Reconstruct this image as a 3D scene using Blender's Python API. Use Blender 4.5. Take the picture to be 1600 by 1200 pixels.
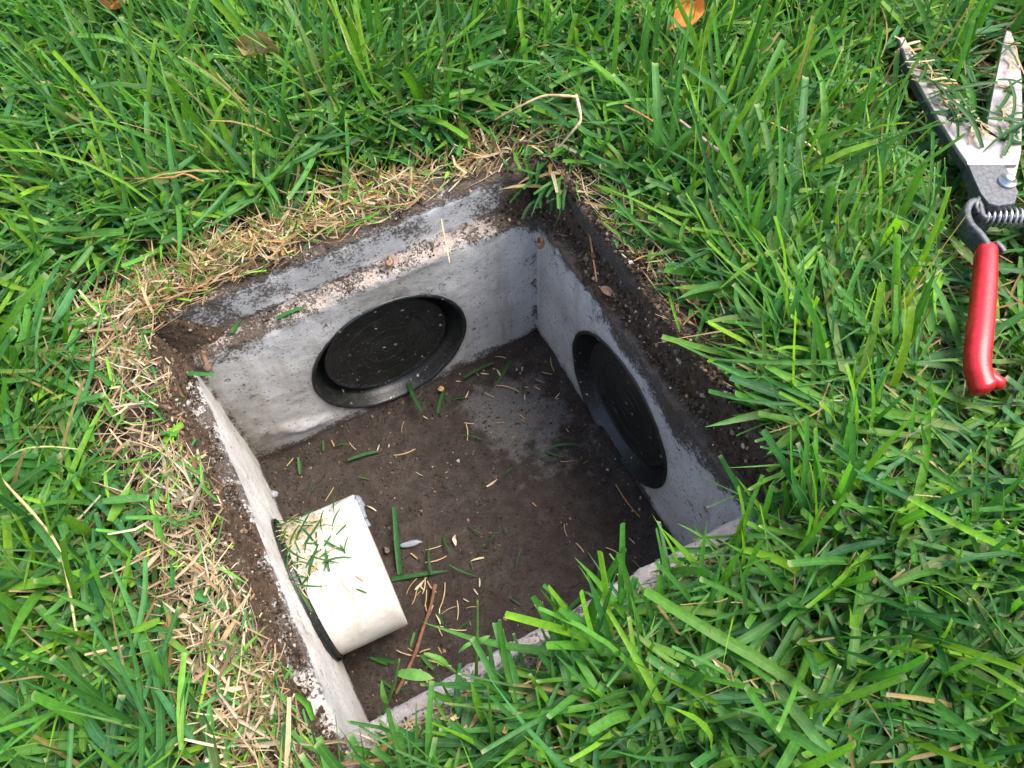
import bpy, math, random
import numpy as np
from mathutils import Vector, Matrix

for o in list(bpy.data.objects):
    bpy.data.objects.remove(o)
scene = bpy.context.scene
COL = scene.collection
random.seed(7)
rng = np.random.default_rng(11)

# ------------------------------------------------------------------ camera
CAM = np.array([0.0442, -0.2745, 0.5292])
PITCH, ROLL, YAW = 1.0405, -0.0665, 0.4351
FPX = 1294.0                                   # focal length for a 1600 px wide picture
_f = np.array([0, math.cos(PITCH), -math.sin(PITCH)])
_r0 = np.array([1.0, 0, 0]); _u0 = np.cross(_r0, _f)
_r = _r0 * math.cos(ROLL) + _u0 * math.sin(ROLL)
_u = -_r0 * math.sin(ROLL) + _u0 * math.cos(ROLL)
cam = bpy.data.cameras.new('camera')
cam.sensor_width = 36.0
cam.lens = 36.0 * FPX / 1600.0
cam.clip_start = 0.01
cam.clip_end = 500
camo = bpy.data.objects.new('camera', cam); COL.objects.link(camo)
M = Matrix(((_r[0], _u[0], -_f[0], CAM[0]), (_r[1], _u[1], -_f[1], CAM[1]),
            (_r[2], _u[2], -_f[2], CAM[2]), (0, 0, 0, 1)))
camo.matrix_world = M
scene.camera = camo

# ------------------------------------------------------------------ sky, sun, exposure
SUN = Vector((0.56, 0.12, 1.0)).normalized()
elev = math.asin(SUN.z); azim = math.atan2(SUN.x, SUN.y)
world = bpy.data.worlds.new('World'); scene.world = world; world.use_nodes = True
wn = world.node_tree.nodes; wl = world.node_tree.links
sky = wn.new('ShaderNodeTexSky'); sky.sky_type = 'NISHITA'; sky.sun_disc = False
sky.sun_elevation = elev; sky.sun_rotation = azim
sky.air_density = 1.0; sky.dust_density = 4.0; sky.ozone_density = 1.0
wn['Background'].inputs['Strength'].default_value = 0.15
wl.new(sky.outputs['Color'], wn['Background'].inputs['Color'])
sl = bpy.data.lights.new('sun', 'SUN'); sl.energy = 1.9; sl.angle = math.radians(40)
sl.color = (1.0, 0.95, 0.87)
so = bpy.data.objects.new('sun', sl); COL.objects.link(so)
so.rotation_euler = SUN.to_track_quat('Z', 'Y').to_euler(); so.location = (1, 1, 3)
vs = scene.view_settings
vs.view_transform = 'Standard'; vs.look = 'None'; vs.gamma = 1.0; vs.exposure = 1.45
vs.use_curve_mapping = False

scene.cycles.max_bounces = 6; scene.cycles.diffuse_bounces = 3; scene.cycles.glossy_bounces = 2; scene.cycles.transmission_bounces = 3

# ------------------------------------------------------------------ helpers
CY, SY = math.cos(YAW), math.sin(YAW)
def to_w(u, v):                                # box frame -> world (numpy or float)
    return u * CY - v * SY, u * SY + v * CY
def to_b(x, y):                                # world -> box frame
    return x * CY + y * SY, -x * SY + y * CY
def at(px, py, z):                             # where the sight line through a photo pixel meets height z
    d = _f + (px - 800) / FPX * _r - (py - 600) / FPX * _u
    t = (z - CAM[2]) / d[2]
    return CAM + t * d

def _hash(ix, iy, iz, seed):
    h = (ix * 374761393 + iy * 668265263 + iz * 2147483647 + seed * 1274126177) & 0xFFFFFFFF
    h = ((h ^ (h >> 13)) * 1274126177) & 0xFFFFFFFF
    h = (h ^ (h >> 16)) & 0xFFFFFFFF
    h = ((h * 2654435761) & 0xFFFFFFFF) ^ ((h * 40503) >> 7 & 0xFFFFFFFF)
    return (h & 0xFFFF) / 65535.0
def vnoise(P, scale, seed=0):                  # value noise, 0..1
    Q = np.asarray(P, float) * scale + 1000.0
    I = np.floor(Q).astype(np.int64); F = Q - I; F = F * F * (3 - 2 * F)
    out = 0
    for dx in (0, 1):
        for dy in (0, 1):
            for dz in (0, 1):
                w = (F[..., 0] if dx else 1 - F[..., 0]) * (F[..., 1] if dy else 1 - F[..., 1]) * (F[..., 2] if dz else 1 - F[..., 2])
                out = out + w * _hash(I[..., 0] + dx, I[..., 1] + dy, I[..., 2] + dz, seed)
    return out
def fbm(P, scale, seed=0, oct=4):
    s = 0; a = 1; t = 0
    for k in range(oct):
        s = s + a * vnoise(P, scale * 2 ** k, seed + k * 17); t += a; a *= 0.5
    return s / t
def xy0(x, y):
    return np.stack([x, y, np.zeros_like(x)], -1)
def sstep(a, b, x):
    t = np.clip((x - a) / (b - a), 0, 1); return t * t * (3 - 2 * t)

def mesh_np(name, V, F, col=None, smooth=True):
    """V (n,3), F (m,k) faces of k corners each, col (n,3)"""
    V = np.ascontiguousarray(V, np.float32); F = np.ascontiguousarray(F, np.int32)
    me = bpy.data.meshes.new(name)
    k = F.shape[1]
    me.vertices.add(len(V)); me.vertices.foreach_set('co', V.ravel())
    me.loops.add(F.size); me.loops.foreach_set('vertex_index', F.ravel())
    me.polygons.add(len(F))
    me.polygons.foreach_set('loop_start', np.arange(0, F.size, k, dtype=np.int32))
    me.polygons.foreach_set('use_smooth', np.full(len(F), smooth))
    if col is not None:
        a = me.color_attributes.new('col', 'FLOAT_COLOR', 'POINT')
        c = np.ones((len(V), 4), np.float32); c[:, :col.shape[1]] = col
        a.data.foreach_set('color', c.ravel())
    me.update(calc_edges=True); me.validate()
    return me
def obj(name, me, mat=None, parent=None, label=None, cat=None, group=None, kind=None):
    o = bpy.data.objects.new(name, me); COL.objects.link(o)
    if mat is not None and me is not None and not me.materials: me.materials.append(mat)
    if parent is not None: o.parent = parent
    tag(o, label, cat, group, kind)
    return o
def tag(o, label=None, cat=None, group=None, kind=None):
    for k, v in (('label', label), ('category', cat), ('group', group), ('kind', kind)):
        if v: o[k] = v
def thing(name, loc, rz, label, cat, group=None):
    o = bpy.data.objects.new(name, None); COL.objects.link(o)
    o.empty_display_size = 0.02
    o.location = loc; o.rotation_euler = (0, 0, rz); tag(o, label, cat, group)
    return o
class Patches:                                  # gathers point grids into one mesh
    def __init__(s): s.V = []; s.F = []; s.C = []; s.n = 0
    def grid(s, P, col=None, closed_i=False, closed_j=False, flip=False):
        n, m = P.shape[:2]
        idx = np.arange(n * m).reshape(n, m) + s.n
        if closed_i: idx = np.vstack([idx, idx[:1]])
        if closed_j: idx = np.hstack([idx, idx[:, :1]])
        q = np.stack([idx[:-1, :-1], idx[1:, :-1], idx[1:, 1:], idx[:-1, 1:]], -1).reshape(-1, 4)
        if flip: q = q[:, ::-1]
        s.V.append(P.reshape(-1, 3)); s.F.append(q); s.n += n * m
        s.C.append(np.ones((n * m, 3)) * 0.5 if col is None else col.reshape(-1, 3))
    def mesh(s, name, smooth=True, merge=0):
        me = mesh_np(name, np.vstack(s.V), np.vstack(s.F), np.vstack(s.C), smooth)
        if merge:
            import bmesh
            bm = bmesh.new(); bm.from_mesh(me)
            bmesh.ops.remove_doubles(bm, verts=bm.verts, dist=merge)
            bmesh.ops.recalc_face_normals(bm, faces=bm.faces)
            bm.to_mesh(me); bm.free()
        return me
def lathe(profile, n=96):                       # profile (r, h) about z -> grid
    a = np.linspace(0, 2 * np.pi, n, endpoint=False)
    r = np.array([p[0] for p in profile]); h = np.array([p[1] for p in profile])
    return np.stack([np.cos(a)[:, None] * r, np.sin(a)[:, None] * r, np.repeat(h[None], n, 0)], -1)
def sweep(path, section_fn, up=(0, 0, 1)):      # path (n,3); section_fn(t) -> (k,2) in (side, up)
    path = np.asarray(path, float); n = len(path); up = np.asarray(up, float)
    T = np.gradient(path, axis=0); T /= np.linalg.norm(T, axis=1)[:, None]
    out = []
    for i in range(n):
        s = np.cross(T[i], up); s /= max(np.linalg.norm(s), 1e-9); w = np.cross(s, T[i])
        q = section_fn(i / (n - 1))
        out.append(path[i] + q[:, :1] * s + q[:, 1:] * w)
    return np.array(out)
def spline(pts, n):                             # Catmull-Rom through points
    P = np.asarray(pts, float); P = np.vstack([2 * P[0] - P[1], P, 2 * P[-1] - P[-2]])
    m = len(P) - 3; t = np.linspace(0, m - 1e-9, n); i = t.astype(int); f = (t - i)[:, None]
    a, b, c, d = P[i], P[i + 1], P[i + 2], P[i + 3]
    return 0.5 * (2 * b + (c - a) * f + (2 * a - 5 * b + 4 * c - d) * f ** 2 + (3 * b - a - 3 * c + d) * f ** 3)
def capped(P):                                  # close a tube's two ends onto their centres
    a = P[0].mean(0); b = P[-1].mean(0); k = P.shape[1]
    return np.concatenate([np.repeat(a[None, None], k, 1), P, np.repeat(b[None, None], k, 1)], 0)
def circ(k):
    a = np.linspace(0, 2 * np.pi, k, endpoint=False); return np.stack([np.cos(a), np.sin(a)], -1)

# ------------------------------------------------------------------ materials
class NT:
    def __init__(s, name):
        s.m = bpy.data.materials.new(name); s.m.use_nodes = True
        s.t = s.m.node_tree; s.n = s.t.nodes; s.l = s.t.links
        s.b = s.n['Principled BSDF']; s.out = s.n['Material Output']
    def new(s, ty, **kw):
        nd = s.n.new(ty)
        for k, v in kw.items():
            if hasattr(nd, k) and not k[0].isupper(): setattr(nd, k, v)
        return nd
    def link(s, a, b): s.l.new(a, b)
    def set(s, **kw):
        for k, v in kw.items(): s.b.inputs[k.replace('_', ' ')].default_value = v
    def coord(s): return s.new('ShaderNodeTexCoord').outputs['Object']
    def noise(s, vec, scale, detail=5, rough=0.6):
        nd = s.new('ShaderNodeTexNoise'); nd.inputs['Scale'].default_value = scale
        nd.inputs['Detail'].default_value = detail; nd.inputs['Roughness'].default_value = rough
        s.link(vec, nd.inputs['Vector']); return nd.outputs['Fac']
    def ramp(s, fac, stops, interp='LINEAR'):
        nd = s.new('ShaderNodeValToRGB'); cr = nd.color_ramp; cr.interpolation = interp
        while len(cr.elements) < len(stops): cr.elements.new(0.5)
        for e, (p, c) in zip(cr.elements, stops):
            e.position = p; e.color = (c, c, c, 1) if isinstance(c, (int, float)) else (*c, 1)
        s.link(fac, nd.inputs['Fac']); return nd.outputs['Color']
    def mix(s, fac, a, b, mode='MIX'):
        nd = s.new('ShaderNodeMix'); nd.data_type = 'RGBA'; nd.blend_type = mode
        for sock, val in ((nd.inputs['Factor'], fac), (nd.inputs['A'], a), (nd.inputs['B'], b)):
            pass
        for key, val in ((0, fac), (6, a), (7, b)):
            if isinstance(val, (int, float)): nd.inputs[key].default_value = val
            elif isinstance(val, tuple): nd.inputs[key].default_value = (*val, 1)
            else: s.link(val, nd.inputs[key])
        return nd.outputs[2]
    def math(s, op, a, b=0.0, clamp=False):
        nd = s.new('ShaderNodeMath'); nd.operation = op; nd.use_clamp = clamp
        for i, v in enumerate((a, b)):
            if isinstance(v, (int, float)): nd.inputs[i].default_value = v
            else: s.link(v, nd.inputs[i])
        return nd.outputs[0]
    def attr(s, name='col'):
        nd = s.new('ShaderNodeAttribute'); nd.attribute_name = name; return nd.outputs['Color']
    def bump(s, h, strength=0.5, dist=0.002, prev=None):
        nd = s.new('ShaderNodeBump'); nd.inputs['Strength'].default_value = strength
        nd.inputs['Distance'].default_value = dist; s.link(h, nd.inputs['Height'])
        if prev is not None: s.link(prev, nd.inputs['Normal'])
        return nd.outputs['Normal']

def mat_leaf(name, rough, spec, transl, tint=(1.25, 1.35, 0.55), veins=False):
    t = NT(name); c = t.attr()
    if veins:                                   # alpha holds the place across the blade: midrib and parallel veins
        at_ = [q for q in t.n if q.type == 'ATTRIBUTE'][0]
        ribs = t.math('SINE', t.math('MULTIPLY', at_.outputs['Alpha'], 44.0))
        c = t.mix(t.math('MULTIPLY', t.math('ADD', ribs, 1.0), 0.14), c, (0.012, 0.05, 0.008))
        rib = t.ramp(at_.outputs['Alpha'], [(0.43, 0.0), (0.48, 0.30), (0.52, 0.30), (0.57, 0.0)])
        c = t.mix(rib, c, (0.20, 0.36, 0.08))
    n = t.noise(t.coord(), 260, 2)
    c2 = t.mix(1.0, c, t.ramp(n, [(0.3, 0.82), (0.7, 1.15)]), 'MULTIPLY')
    t.link(c2, t.b.inputs['Base Color'])
    t.set(Roughness=rough, Specular_IOR_Level=spec)
    tr = t.new('ShaderNodeBsdfTranslucent')
    t.link(t.mix(1.0, c2, tint, 'MULTIPLY'), tr.inputs['Color'])
    mx = t.new('ShaderNodeMixShader'); mx.inputs[0].default_value = transl
    t.link(t.b.outputs[0], mx.inputs[1]); t.link(tr.outputs[0], mx.inputs[2])
    t.link(mx.outputs[0], t.out.inputs['Surface'])
    return t.m
M_GRASS = mat_leaf('grass_blade', 0.48, 0.28, 0.42, veins=True)
M_STRAW = mat_leaf('dry_straw', 0.65, 0.25, 0.2, (1.1, 1.0, 0.8))
M_DRYLEAF = mat_leaf('dry_leaf', 0.6, 0.3, 0.2, (1.2, 0.95, 0.6))

def mat_soil(name, a, b, rough=0.95, sc=90, green=False):
    t = NT(name); co = t.coord()
    n = t.noise(co, sc, 8, 0.7); n2 = t.noise(co, sc * 6, 4)
    c = t.ramp(n, [(0.3, a), (0.7, b)])
    c = t.mix(t.ramp(n2, [(0.62, 0.0), (0.7, 0.6)]), c, (0.16, 0.11, 0.075))
    if green:                                   # beyond the modelled blades the lawn goes on as turf
        sep = t.new('ShaderNodeVectorMath'); sep.operation = 'LENGTH'; t.link(co, sep.inputs[0])
        far = t.ramp(t.math('DIVIDE', sep.outputs['Value'], 4.0), [(0.25, 0.0), (0.5, 1.0)])
        g = t.ramp(t.noise(co, 30, 8, 0.8), [(0.35, (0.012, 0.035, 0.006)), (0.65, (0.07, 0.17, 0.03))])
        c = t.mix(far, c, g)
    t.link(c, t.b.inputs['Base Color']); t.set(Roughness=rough, Specular_IOR_Level=0.2)
    t.link(t.bump(n, 0.8, 0.004, t.bump(n2, 0.6, 0.001)), t.b.inputs['Normal'])
    return t.m
M_SOIL = mat_soil('soil', (0.018, 0.012, 0.008), (0.06, 0.042, 0.03), green=True)

def mat_attr(name, rough, spec=0.3, sc=400, bump=0.3, coat=0):
    t = NT(name); c = t.attr(); n = t.noise(t.coord(), sc, 4)
    t.link(t.mix(1.0, c, t.ramp(n, [(0.3, 0.75), (0.7, 1.2)]), 'MULTIPLY'), t.b.inputs['Base Color'])
    t.set(Roughness=rough, Specular_IOR_Level=spec)
    t.link(t.bump(n, bump, 0.0006), t.b.inputs['Normal'])
    return t.m
M_CRUMB = mat_attr('soil_crumb', 0.95, 0.15)
M_SHELL = mat_attr('snail_shell', 0.4, 0.4, 300, 0.2)
M_WOOD = mat_attr('dry_wood', 0.8, 0.2, 250, 0.6)
M_CAULK = mat_attr('caulk', 0.55, 0.35, 500, 0.4)

def mat_concrete():
    t = NT('concrete'); co = t.coord()
    sp = t.new('ShaderNodeSeparateColor'); t.link(t.attr(), sp.inputs[0])
    dirt, green, raw = sp.outputs[0], sp.outputs[1], sp.outputs[2]
    n1 = t.noise(co, 14, 6, 0.65); n2 = t.noise(co, 70, 6, 0.7); n3 = t.noise(co, 420, 4, 0.7)
    base = t.ramp(n1, [(0.3, (0.40, 0.39, 0.38)), (0.5, (0.53, 0.52, 0.505)), (0.72, (0.62, 0.61, 0.59))])
    base = t.mix(t.ramp(n3, [(0.35, 0.35), (0.55, 0.0)]), base, (0.27, 0.26, 0.26))
    # rough bare aggregate along the broken edges
    agg = t.ramp(n2, [(0.3, (0.14, 0.095, 0.07)), (0.46, (0.28, 0.21, 0.17)), (0.62, (0.44, 0.39, 0.35))])
    base = t.mix(t.math('MULTIPLY', raw, 0.85), base, agg)
    # greenish-brown algae stain
    gm = t.math('MULTIPLY', green, t.ramp(n2, [(0.3, 0.25), (0.65, 1.0)]))
    base = t.mix(gm, base, (0.115, 0.095, 0.05))
    mp = t.new('ShaderNodeMapping'); mp.inputs['Scale'].default_value = (1, 1, 0.16); t.link(co, mp.inputs['Vector'])
    drip = t.ramp(t.noise(mp.outputs[0], 48, 5, 0.65), [(0.5, 0.0), (0.72, 0.55)])
    base = t.mix(drip, base, (0.25, 0.215, 0.17))
    # air holes of three sizes
    vec = co
    pit_total = None; hb = None
    for sc, lo, hi in ((60, 0.12, 0.84), (130, 0.13, 0.75), (300, 0.16, 0.64)):
        v = t.new('ShaderNodeTexVoronoi'); v.inputs['Scale'].default_value = sc
        v.inputs['Randomness'].default_value = 1.0; t.link(co, v.inputs['Vector'])
        sc2 = t.new('ShaderNodeSeparateColor'); t.link(v.outputs['Color'], sc2.inputs[0])
        rad = t.math('MULTIPLY', t.ramp(sc2.outputs[0], [(hi - 0.12, 0.0), (min(hi + 0.25, 1.0), 1.0)]), lo * 1.7)
        d = t.math('SUBTRACT', rad, v.outputs['Distance'])
        p = t.math('MULTIPLY', d, 14.0, True)
        pit_total = p if pit_total is None else t.math('MAXIMUM', pit_total, p)
    base = t.mix(t.math('MULTIPLY', pit_total, 0.5), base, (0.17, 0.145, 0.125))
    # soil and splash
    dn = t.math('ADD', dirt, t.math('MULTIPLY', t.math('SUBTRACT', n2, 0.5), 1.7))
    dn = t.math('ADD', dn, t.math('MULTIPLY', t.math('SUBTRACT', n3, 0.5), 2.0))
    dn = t.math('ADD', dn, t.math('MULTIPLY', t.math('SUBTRACT', t.noise(co, 26, 6, 0.7), 0.5), 1.1))
    dm = t.ramp(dn, [(0.36, 0.0), (0.70, 1.0)])
    soil = t.mix(t.ramp(n2, [(0.4, 0.0), (0.7, 1.0)]), t.ramp(n3, [(0.3, (0.026, 0.0165, 0.0105)), (0.7, (0.08, 0.053, 0.034))]), t.ramp(n3, [(0.3, (0.06, 0.042, 0.028)), (0.7, (0.18, 0.13, 0.092))]))
    col = t.mix(t.math('MULTIPLY', dm, 0.93), base, soil)
    spk = t.ramp(t.noise(co, 260, 3, 0.6), [(0.66, 0.0), (0.70, 0.7)])
    col = t.mix(t.math('MULTIPLY', spk, t.ramp(t.noise(co, 33, 4), [(0.5, 0.0), (0.66, 0.9)])), col, (0.07, 0.05, 0.035))
    t.link(col, t.b.inputs['Base Color']); t.set(Roughness=0.85, Specular_IOR_Level=0.3)
    h = t.math('SUBTRACT', t.math('MULTIPLY', n3, 0.25), pit_total)
    h = t.math('ADD', h, t.math('MULTIPLY', n2, t.math('ADD', t.math('MULTIPLY', raw, 2.5), 0.3)))
    h = t.math('ADD', h, t.math('MULTIPLY', dm, t.math('ADD', 0.4, t.math('MULTIPLY', n3, 2.4))))
    t.link(t.bump(h, 0.9, 0.0018), t.b.inputs['Normal'])
    return t.m
M_CONC = mat_concrete()

def mat_mud():
    t = NT('mud'); co = t.coord()
    sp = t.new('ShaderNodeSeparateColor'); t.link(t.attr(), sp.inputs[0])
    n1 = t.noise(co, 18, 6, 0.6); n2 = t.noise(co, 90, 7, 0.7); n3 = t.noise(co, 480, 4, 0.7)
    c = t.ramp(n2, [(0.28, (0.017, 0.012, 0.009)), (0.5, (0.034, 0.0255, 0.020)), (0.72, (0.060, 0.047, 0.038))])
    c = t.mix(t.ramp(n3, [(0.58, 0.0), (0.72, 0.5)]), c, (0.13, 0.10, 0.08))
    g = t.math('ADD', sp.outputs[0], t.math('MULTIPLY', t.math('SUBTRACT', n2, 0.5), 1.3))
    gm = t.ramp(g, [(0.45, 0.0), (0.75, 1.0)])
    c = t.mix(t.math('MULTIPLY', gm, 0.7), c, t.ramp(n3, [(0.3, (0.07, 0.065, 0.06)), (0.7, (0.17, 0.165, 0.16))]))
    dk = t.ramp(t.noise(co, 300, 2, 0.5), [(0.64, 0.0), (0.68, 0.85)])
    c = t.mix(dk, c, (0.012, 0.009, 0.007))
    t.link(c, t.b.inputs['Base Color'])
    t.link(t.ramp(n1, [(0.35, 0.62), (0.65, 0.92)]), t.b.inputs['Roughness']); t.set(Specular_IOR_Level=0.3)
    h = t.math('ADD', t.math('MULTIPLY', n2, 1.0), t.math('MULTIPLY', n3, 0.6))
    h = t.math('SUBTRACT', h, t.math('MULTIPLY', dk, 0.5))
    t.link(t.bump(h, 0.7, 0.0035), t.b.inputs['Normal'])
    return t.m
M_MUD = mat_mud()

def mat_rubber():
    t = NT('black_rubber'); co = t.coord()
    n = t.noise(co, 60, 5, 0.7); n3 = t.noise(co, 480, 3, 0.6); nf = t.noise(co, 560, 2, 0.5)
    c = t.ramp(n, [(0.35, (0.008, 0.009, 0.009)), (0.65, (0.018, 0.020, 0.019))])
    c = t.mix(t.ramp(n3, [(0.56, 0.0), (0.72, 0.35)]), c, (0.14, 0.12, 0.10))
    c = t.mix(t.ramp(nf, [(0.70, 0.0), (0.73, 0.9)]), c, (0.42, 0.39, 0.34))
    v = t.new('ShaderNodeTexVoronoi'); v.inputs['Scale'].default_value = 85; t.link(co, v.inputs['Vector'])
    sc_ = t.new('ShaderNodeSeparateColor'); t.link(v.outputs['Color'], sc_.inputs[0])
    dd_ = t.math('ADD', v.outputs['Distance'], t.math('MULTIPLY', t.math('SUBTRACT', nf, 0.5), 0.35))
    fl = t.math('MULTIPLY', t.ramp(dd_, [(0.09, 1.0), (0.13, 0.0)]), t.ramp(sc_.outputs[0], [(0.52, 0.0), (0.55, 0.9)]))
    c = t.mix(fl, c, (0.5, 0.45, 0.38))
    t.link(c, t.b.inputs['Base Color'])
    t.link(t.ramp(n, [(0.3, 0.30), (0.7, 0.5)]), t.b.inputs['Roughness']); t.set(Specular_IOR_Level=0.5)
    t.link(t.bump(n3, 0.25, 0.0008), t.b.inputs['Normal'])
    return t.m
M_RUBBER = mat_rubber()

def mat_pvc():
    t = NT('white_pvc'); co = t.coord()
    sp = t.new('ShaderNodeSeparateColor'); t.link(t.attr(), sp.inputs[0])
    n = t.noise(co, 55, 6, 0.7); n3 = t.noise(co, 600, 3, 0.6)
    c = t.ramp(n, [(0.35, (0.50, 0.485, 0.43)), (0.6, (0.68, 0.67, 0.63))])
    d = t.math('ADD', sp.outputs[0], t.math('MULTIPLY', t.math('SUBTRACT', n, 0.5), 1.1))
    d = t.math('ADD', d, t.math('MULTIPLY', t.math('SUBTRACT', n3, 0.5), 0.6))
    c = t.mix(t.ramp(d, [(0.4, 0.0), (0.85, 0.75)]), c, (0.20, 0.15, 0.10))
    c = t.mix(t.ramp(n3, [(0.69, 0.0), (0.73, 0.8)]), c, (0.10, 0.07, 0.05))
    t.link(c, t.b.inputs['Base Color']); t.set(Roughness=0.36, Specular_IOR_Level=0.45)
    return t.m
M_PVC = mat_pvc()

def mat_steel():
    t = NT('muddy_steel'); co = t.coord()
    n = t.noise(co, 90, 6, 0.7); n3 = t.noise(co, 500, 3, 0.6)
    c = t.ramp(n, [(0.35, (0.26, 0.235, 0.235)), (0.65, (0.46, 0.43, 0.43))])
    dm = t.ramp(t.math('ADD', n, t.math('MULTIPLY', n3, 0.35)), [(0.60, 0.0), (0.82, 0.7)])
    c = t.mix(dm, c, (0.30, 0.24, 0.20))
    t.link(c, t.b.inputs['Base Color'])
    t.link(t.ramp(dm, [(0.0, 0.55), (1.0, 0.0)]), t.b.inputs['Metallic'])
    t.link(t.ramp(n3, [(0.3, 0.28), (0.7, 0.6)]), t.b.inputs['Roughness'])
    t.link(t.bump(n3, 0.2, 0.0005), t.b.inputs['Normal'])
    return t.m
M_STEEL = mat_steel()
def mat_simple(name, ca, cb, rough, spec=0.5, metal=0.0, sc=120, bump=0.1, coat=0.0):
    t = NT(name); co = t.coord(); n = t.noise(co, sc, 5, 0.65)
    t.link(t.ramp(n, [(0.35, ca), (0.65, cb)]), t.b.inputs['Base Color'])
    t.set(Roughness=rough, Specular_IOR_Level=spec, Metallic=metal, Coat_Weight=coat)
    t.link(t.bump(t.noise(co, sc * 4, 3), bump, 0.0006), t.b.inputs['Normal'])
    return t.m
M_BLACK = mat_simple('black_coating', (0.045, 0.047, 0.052), (0.12, 0.125, 0.135), 0.42, 0.5, 0.2, 330, 0.35)
M_RED = mat_simple('red_vinyl', (0.36, 0.010, 0.014), (0.56, 0.014, 0.022), 0.27, 0.5, 0, 140, 0.25)
M_WIRE = mat_simple('spring_wire', (0.42, 0.42, 0.42), (0.62, 0.62, 0.62), 0.3, 0.5, 0.9, 200, 0.1)

# ------------------------------------------------------------------ ground
HALF, LEDGE, RIMH, THICK = 0.15, 0.0166, 0.039, 0.05
OUT = HALF + THICK
FLOORZ = -0.182
def ground_z(x, y):
    u, v = to_b(x, y); s = np.maximum(np.abs(u), np.abs(v))
    P = xy0(x, y)
    return 0.031 + 0.010 * (fbm(P, 28, 3) - 0.5) * 2 * sstep(0.2, 0.24, s) + 0.012 * sstep(0.24, 0.5, s) * (vnoise(P, 4, 9) - 0.3)
def ring_pts(h, n):                             # square ring in the box frame, n points a side
    t = np.linspace(-h, h, n + 1)[:-1]
    return np.concatenate([np.stack([t, np.full(n, -h)], -1), np.stack([np.full(n, h), t], -1),
                           np.stack([-t, np.full(n, h)], -1), np.stack([np.full(n, -h), -t], -1)])
hs = list(np.linspace(0.196, 0.9, 90)) + [1.2, 1.8, 3, 6, 15, 50, 200]
rings = np.array([ring_pts(h, 90) for h in hs])
gx, gy = to_w(rings[..., 0], rings[..., 1])
g = Patches(); g.grid(np.stack([gx, gy, ground_z(gx, gy)], -1), closed_j=True)
obj('ground', g.mesh('ground'), M_SOIL, kind='structure')

# ------------------------------------------------------------------ concrete drain box
basin = thing('drain_box', (0, 0, -0.20), YAW, 'square grey concrete drain box sunk in the lawn with its lid off', 'drain box')
BZ = 0.20                                       # local z = world z + BZ
HOLES = {'A': (0.0, -0.103, 0.0745), 'B': (0.004, -0.110, 0.0750), 'C': (-0.008, -0.1235, 0.0625)}
def disp(P):                                    # uneven cast surface, rougher along the edges
    d = np.stack([fbm(P, 45, s, 4) - 0.5 for s in (21, 22, 23)], -1)
    d2 = np.stack([fbm(P, 160, s, 3) - 0.5 for s in (31, 32, 33)], -1)
    z = P[..., 2]
    edge = np.exp(-(z / 0.006) ** 2) + np.exp(-((z - RIMH) / 0.008) ** 2)
    return P + d * (0.0022 + 0.004 * edge[..., None]) + d2 * (0.0006 + 0.0055 * edge[..., None])
def stains(P):                                  # R soil, G algae, B bare aggregate
    u, v, z = P[..., 0], P[..., 1], P[..., 2]
    n = fbm(P, 22, 51, 4); n2 = fbm(P, 9, 55, 3)
    aA = sstep(0.145, 0.149, v); aB = sstep(0.145, 0.149, u); aC = sstep(0.145, 0.149, -u); aD = sstep(0.145, 0.149, -v)
    wall = z < -0.004
    R = np.zeros_like(u); G = np.zeros_like(u); B = np.zeros_like(u)
    R += 0.9 * sstep(-0.158, -0.185, z + 0.03 * (n - 0.5))                       # mud line
    # wall B: soil washed down from the ledge, deepest past the middle
    low = -0.004 + 0.036 * sstep(0.13, -0.02, v) * (0.35 + 1.1 * n2) * sstep(-0.16, -0.05, v) + 0.02 * sstep(0.0, -0.13, v)
    R += aB * sstep(-low - 0.022, -low + 0.022, z + 0.035 * (n - 0.5)) * 0.85
    R += aB * (~wall) * 0.35
    # wall A: thin soil along the top near the left corner and above the plug
    R += aA * wall * sstep(0.05, 0.16, -u) * sstep(-0.03, -0.004, z) * 0.55
    G += aA * wall * (np.exp(-((u - 0.02) / 0.05) ** 2) * sstep(-0.05, -0.012, z) * 0.75)
    G += aA * wall * sstep(0.10, 0.15, -u) * (0.35 + 0.6 * sstep(-0.02, -0.16, z))
    G += aC * sstep(0.09, 0.15, v) * 0.35 * wall
    R += aA * wall * sstep(0.142, 0.15, np.abs(u)) * 0.35
    R += aC * wall * sstep(-0.012, -0.003, z) * 0.4 * (n * 2)
    for k, ax in (('A', aA), ('B', aB), ('C', aC)):                              # grime round the openings
        c, zc, r = HOLES[k]; w = u if k == 'A' else v
        d = np.hypot(w - c, z - zc) - r
        G += ax * np.exp(-np.clip(d, 0, 1) / 0.005) * 0.6
    ledge = (~wall) & (z < 0.006)
    R += np.where(ledge, 0.34 * aA + 0.55 * aB + 0.42 * aC + 0.2 * aD, 0) + np.where(ledge, (n - 0.5) * 1.0, 0)
    R += aA * ledge * 0.35 * sstep(0.02, 0.16, -u)
    face = (z >= 0.006) & (z < RIMH - 0.004)
    R += np.where(face, 0.17 * aA + 0.62 * aB + 0.75 * aC + 0.3 * aD, 0) + np.where(face, (n - 0.5) * 1.0, 0); R += face * aA * 0.5 * sstep(0.06, 0.15, -u); G += face * aA * 0.35 * n
    top = z >= RIMH - 0.004
    R += np.where(top, 0.62 * aA + 0.62 * aB + 0.8 * aC + 0.30 * aD, 0)
    B += np.exp(-(z / 0.005) ** 2) * (0.9 * aA + 0.5 * aC + 0.2 * aB + 0.8 * aD) + top * 0.8
    # the far corner is packed with soil
    R += np.exp(-(((u - 0.16) ** 2 + (v - 0.16) ** 2) / 0.035 ** 2)) * sstep(-0.03, 0.0, z) * 0.9
    return np.clip(np.stack([R, G, B], -1), 0, 1)
pb = Patches()
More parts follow.
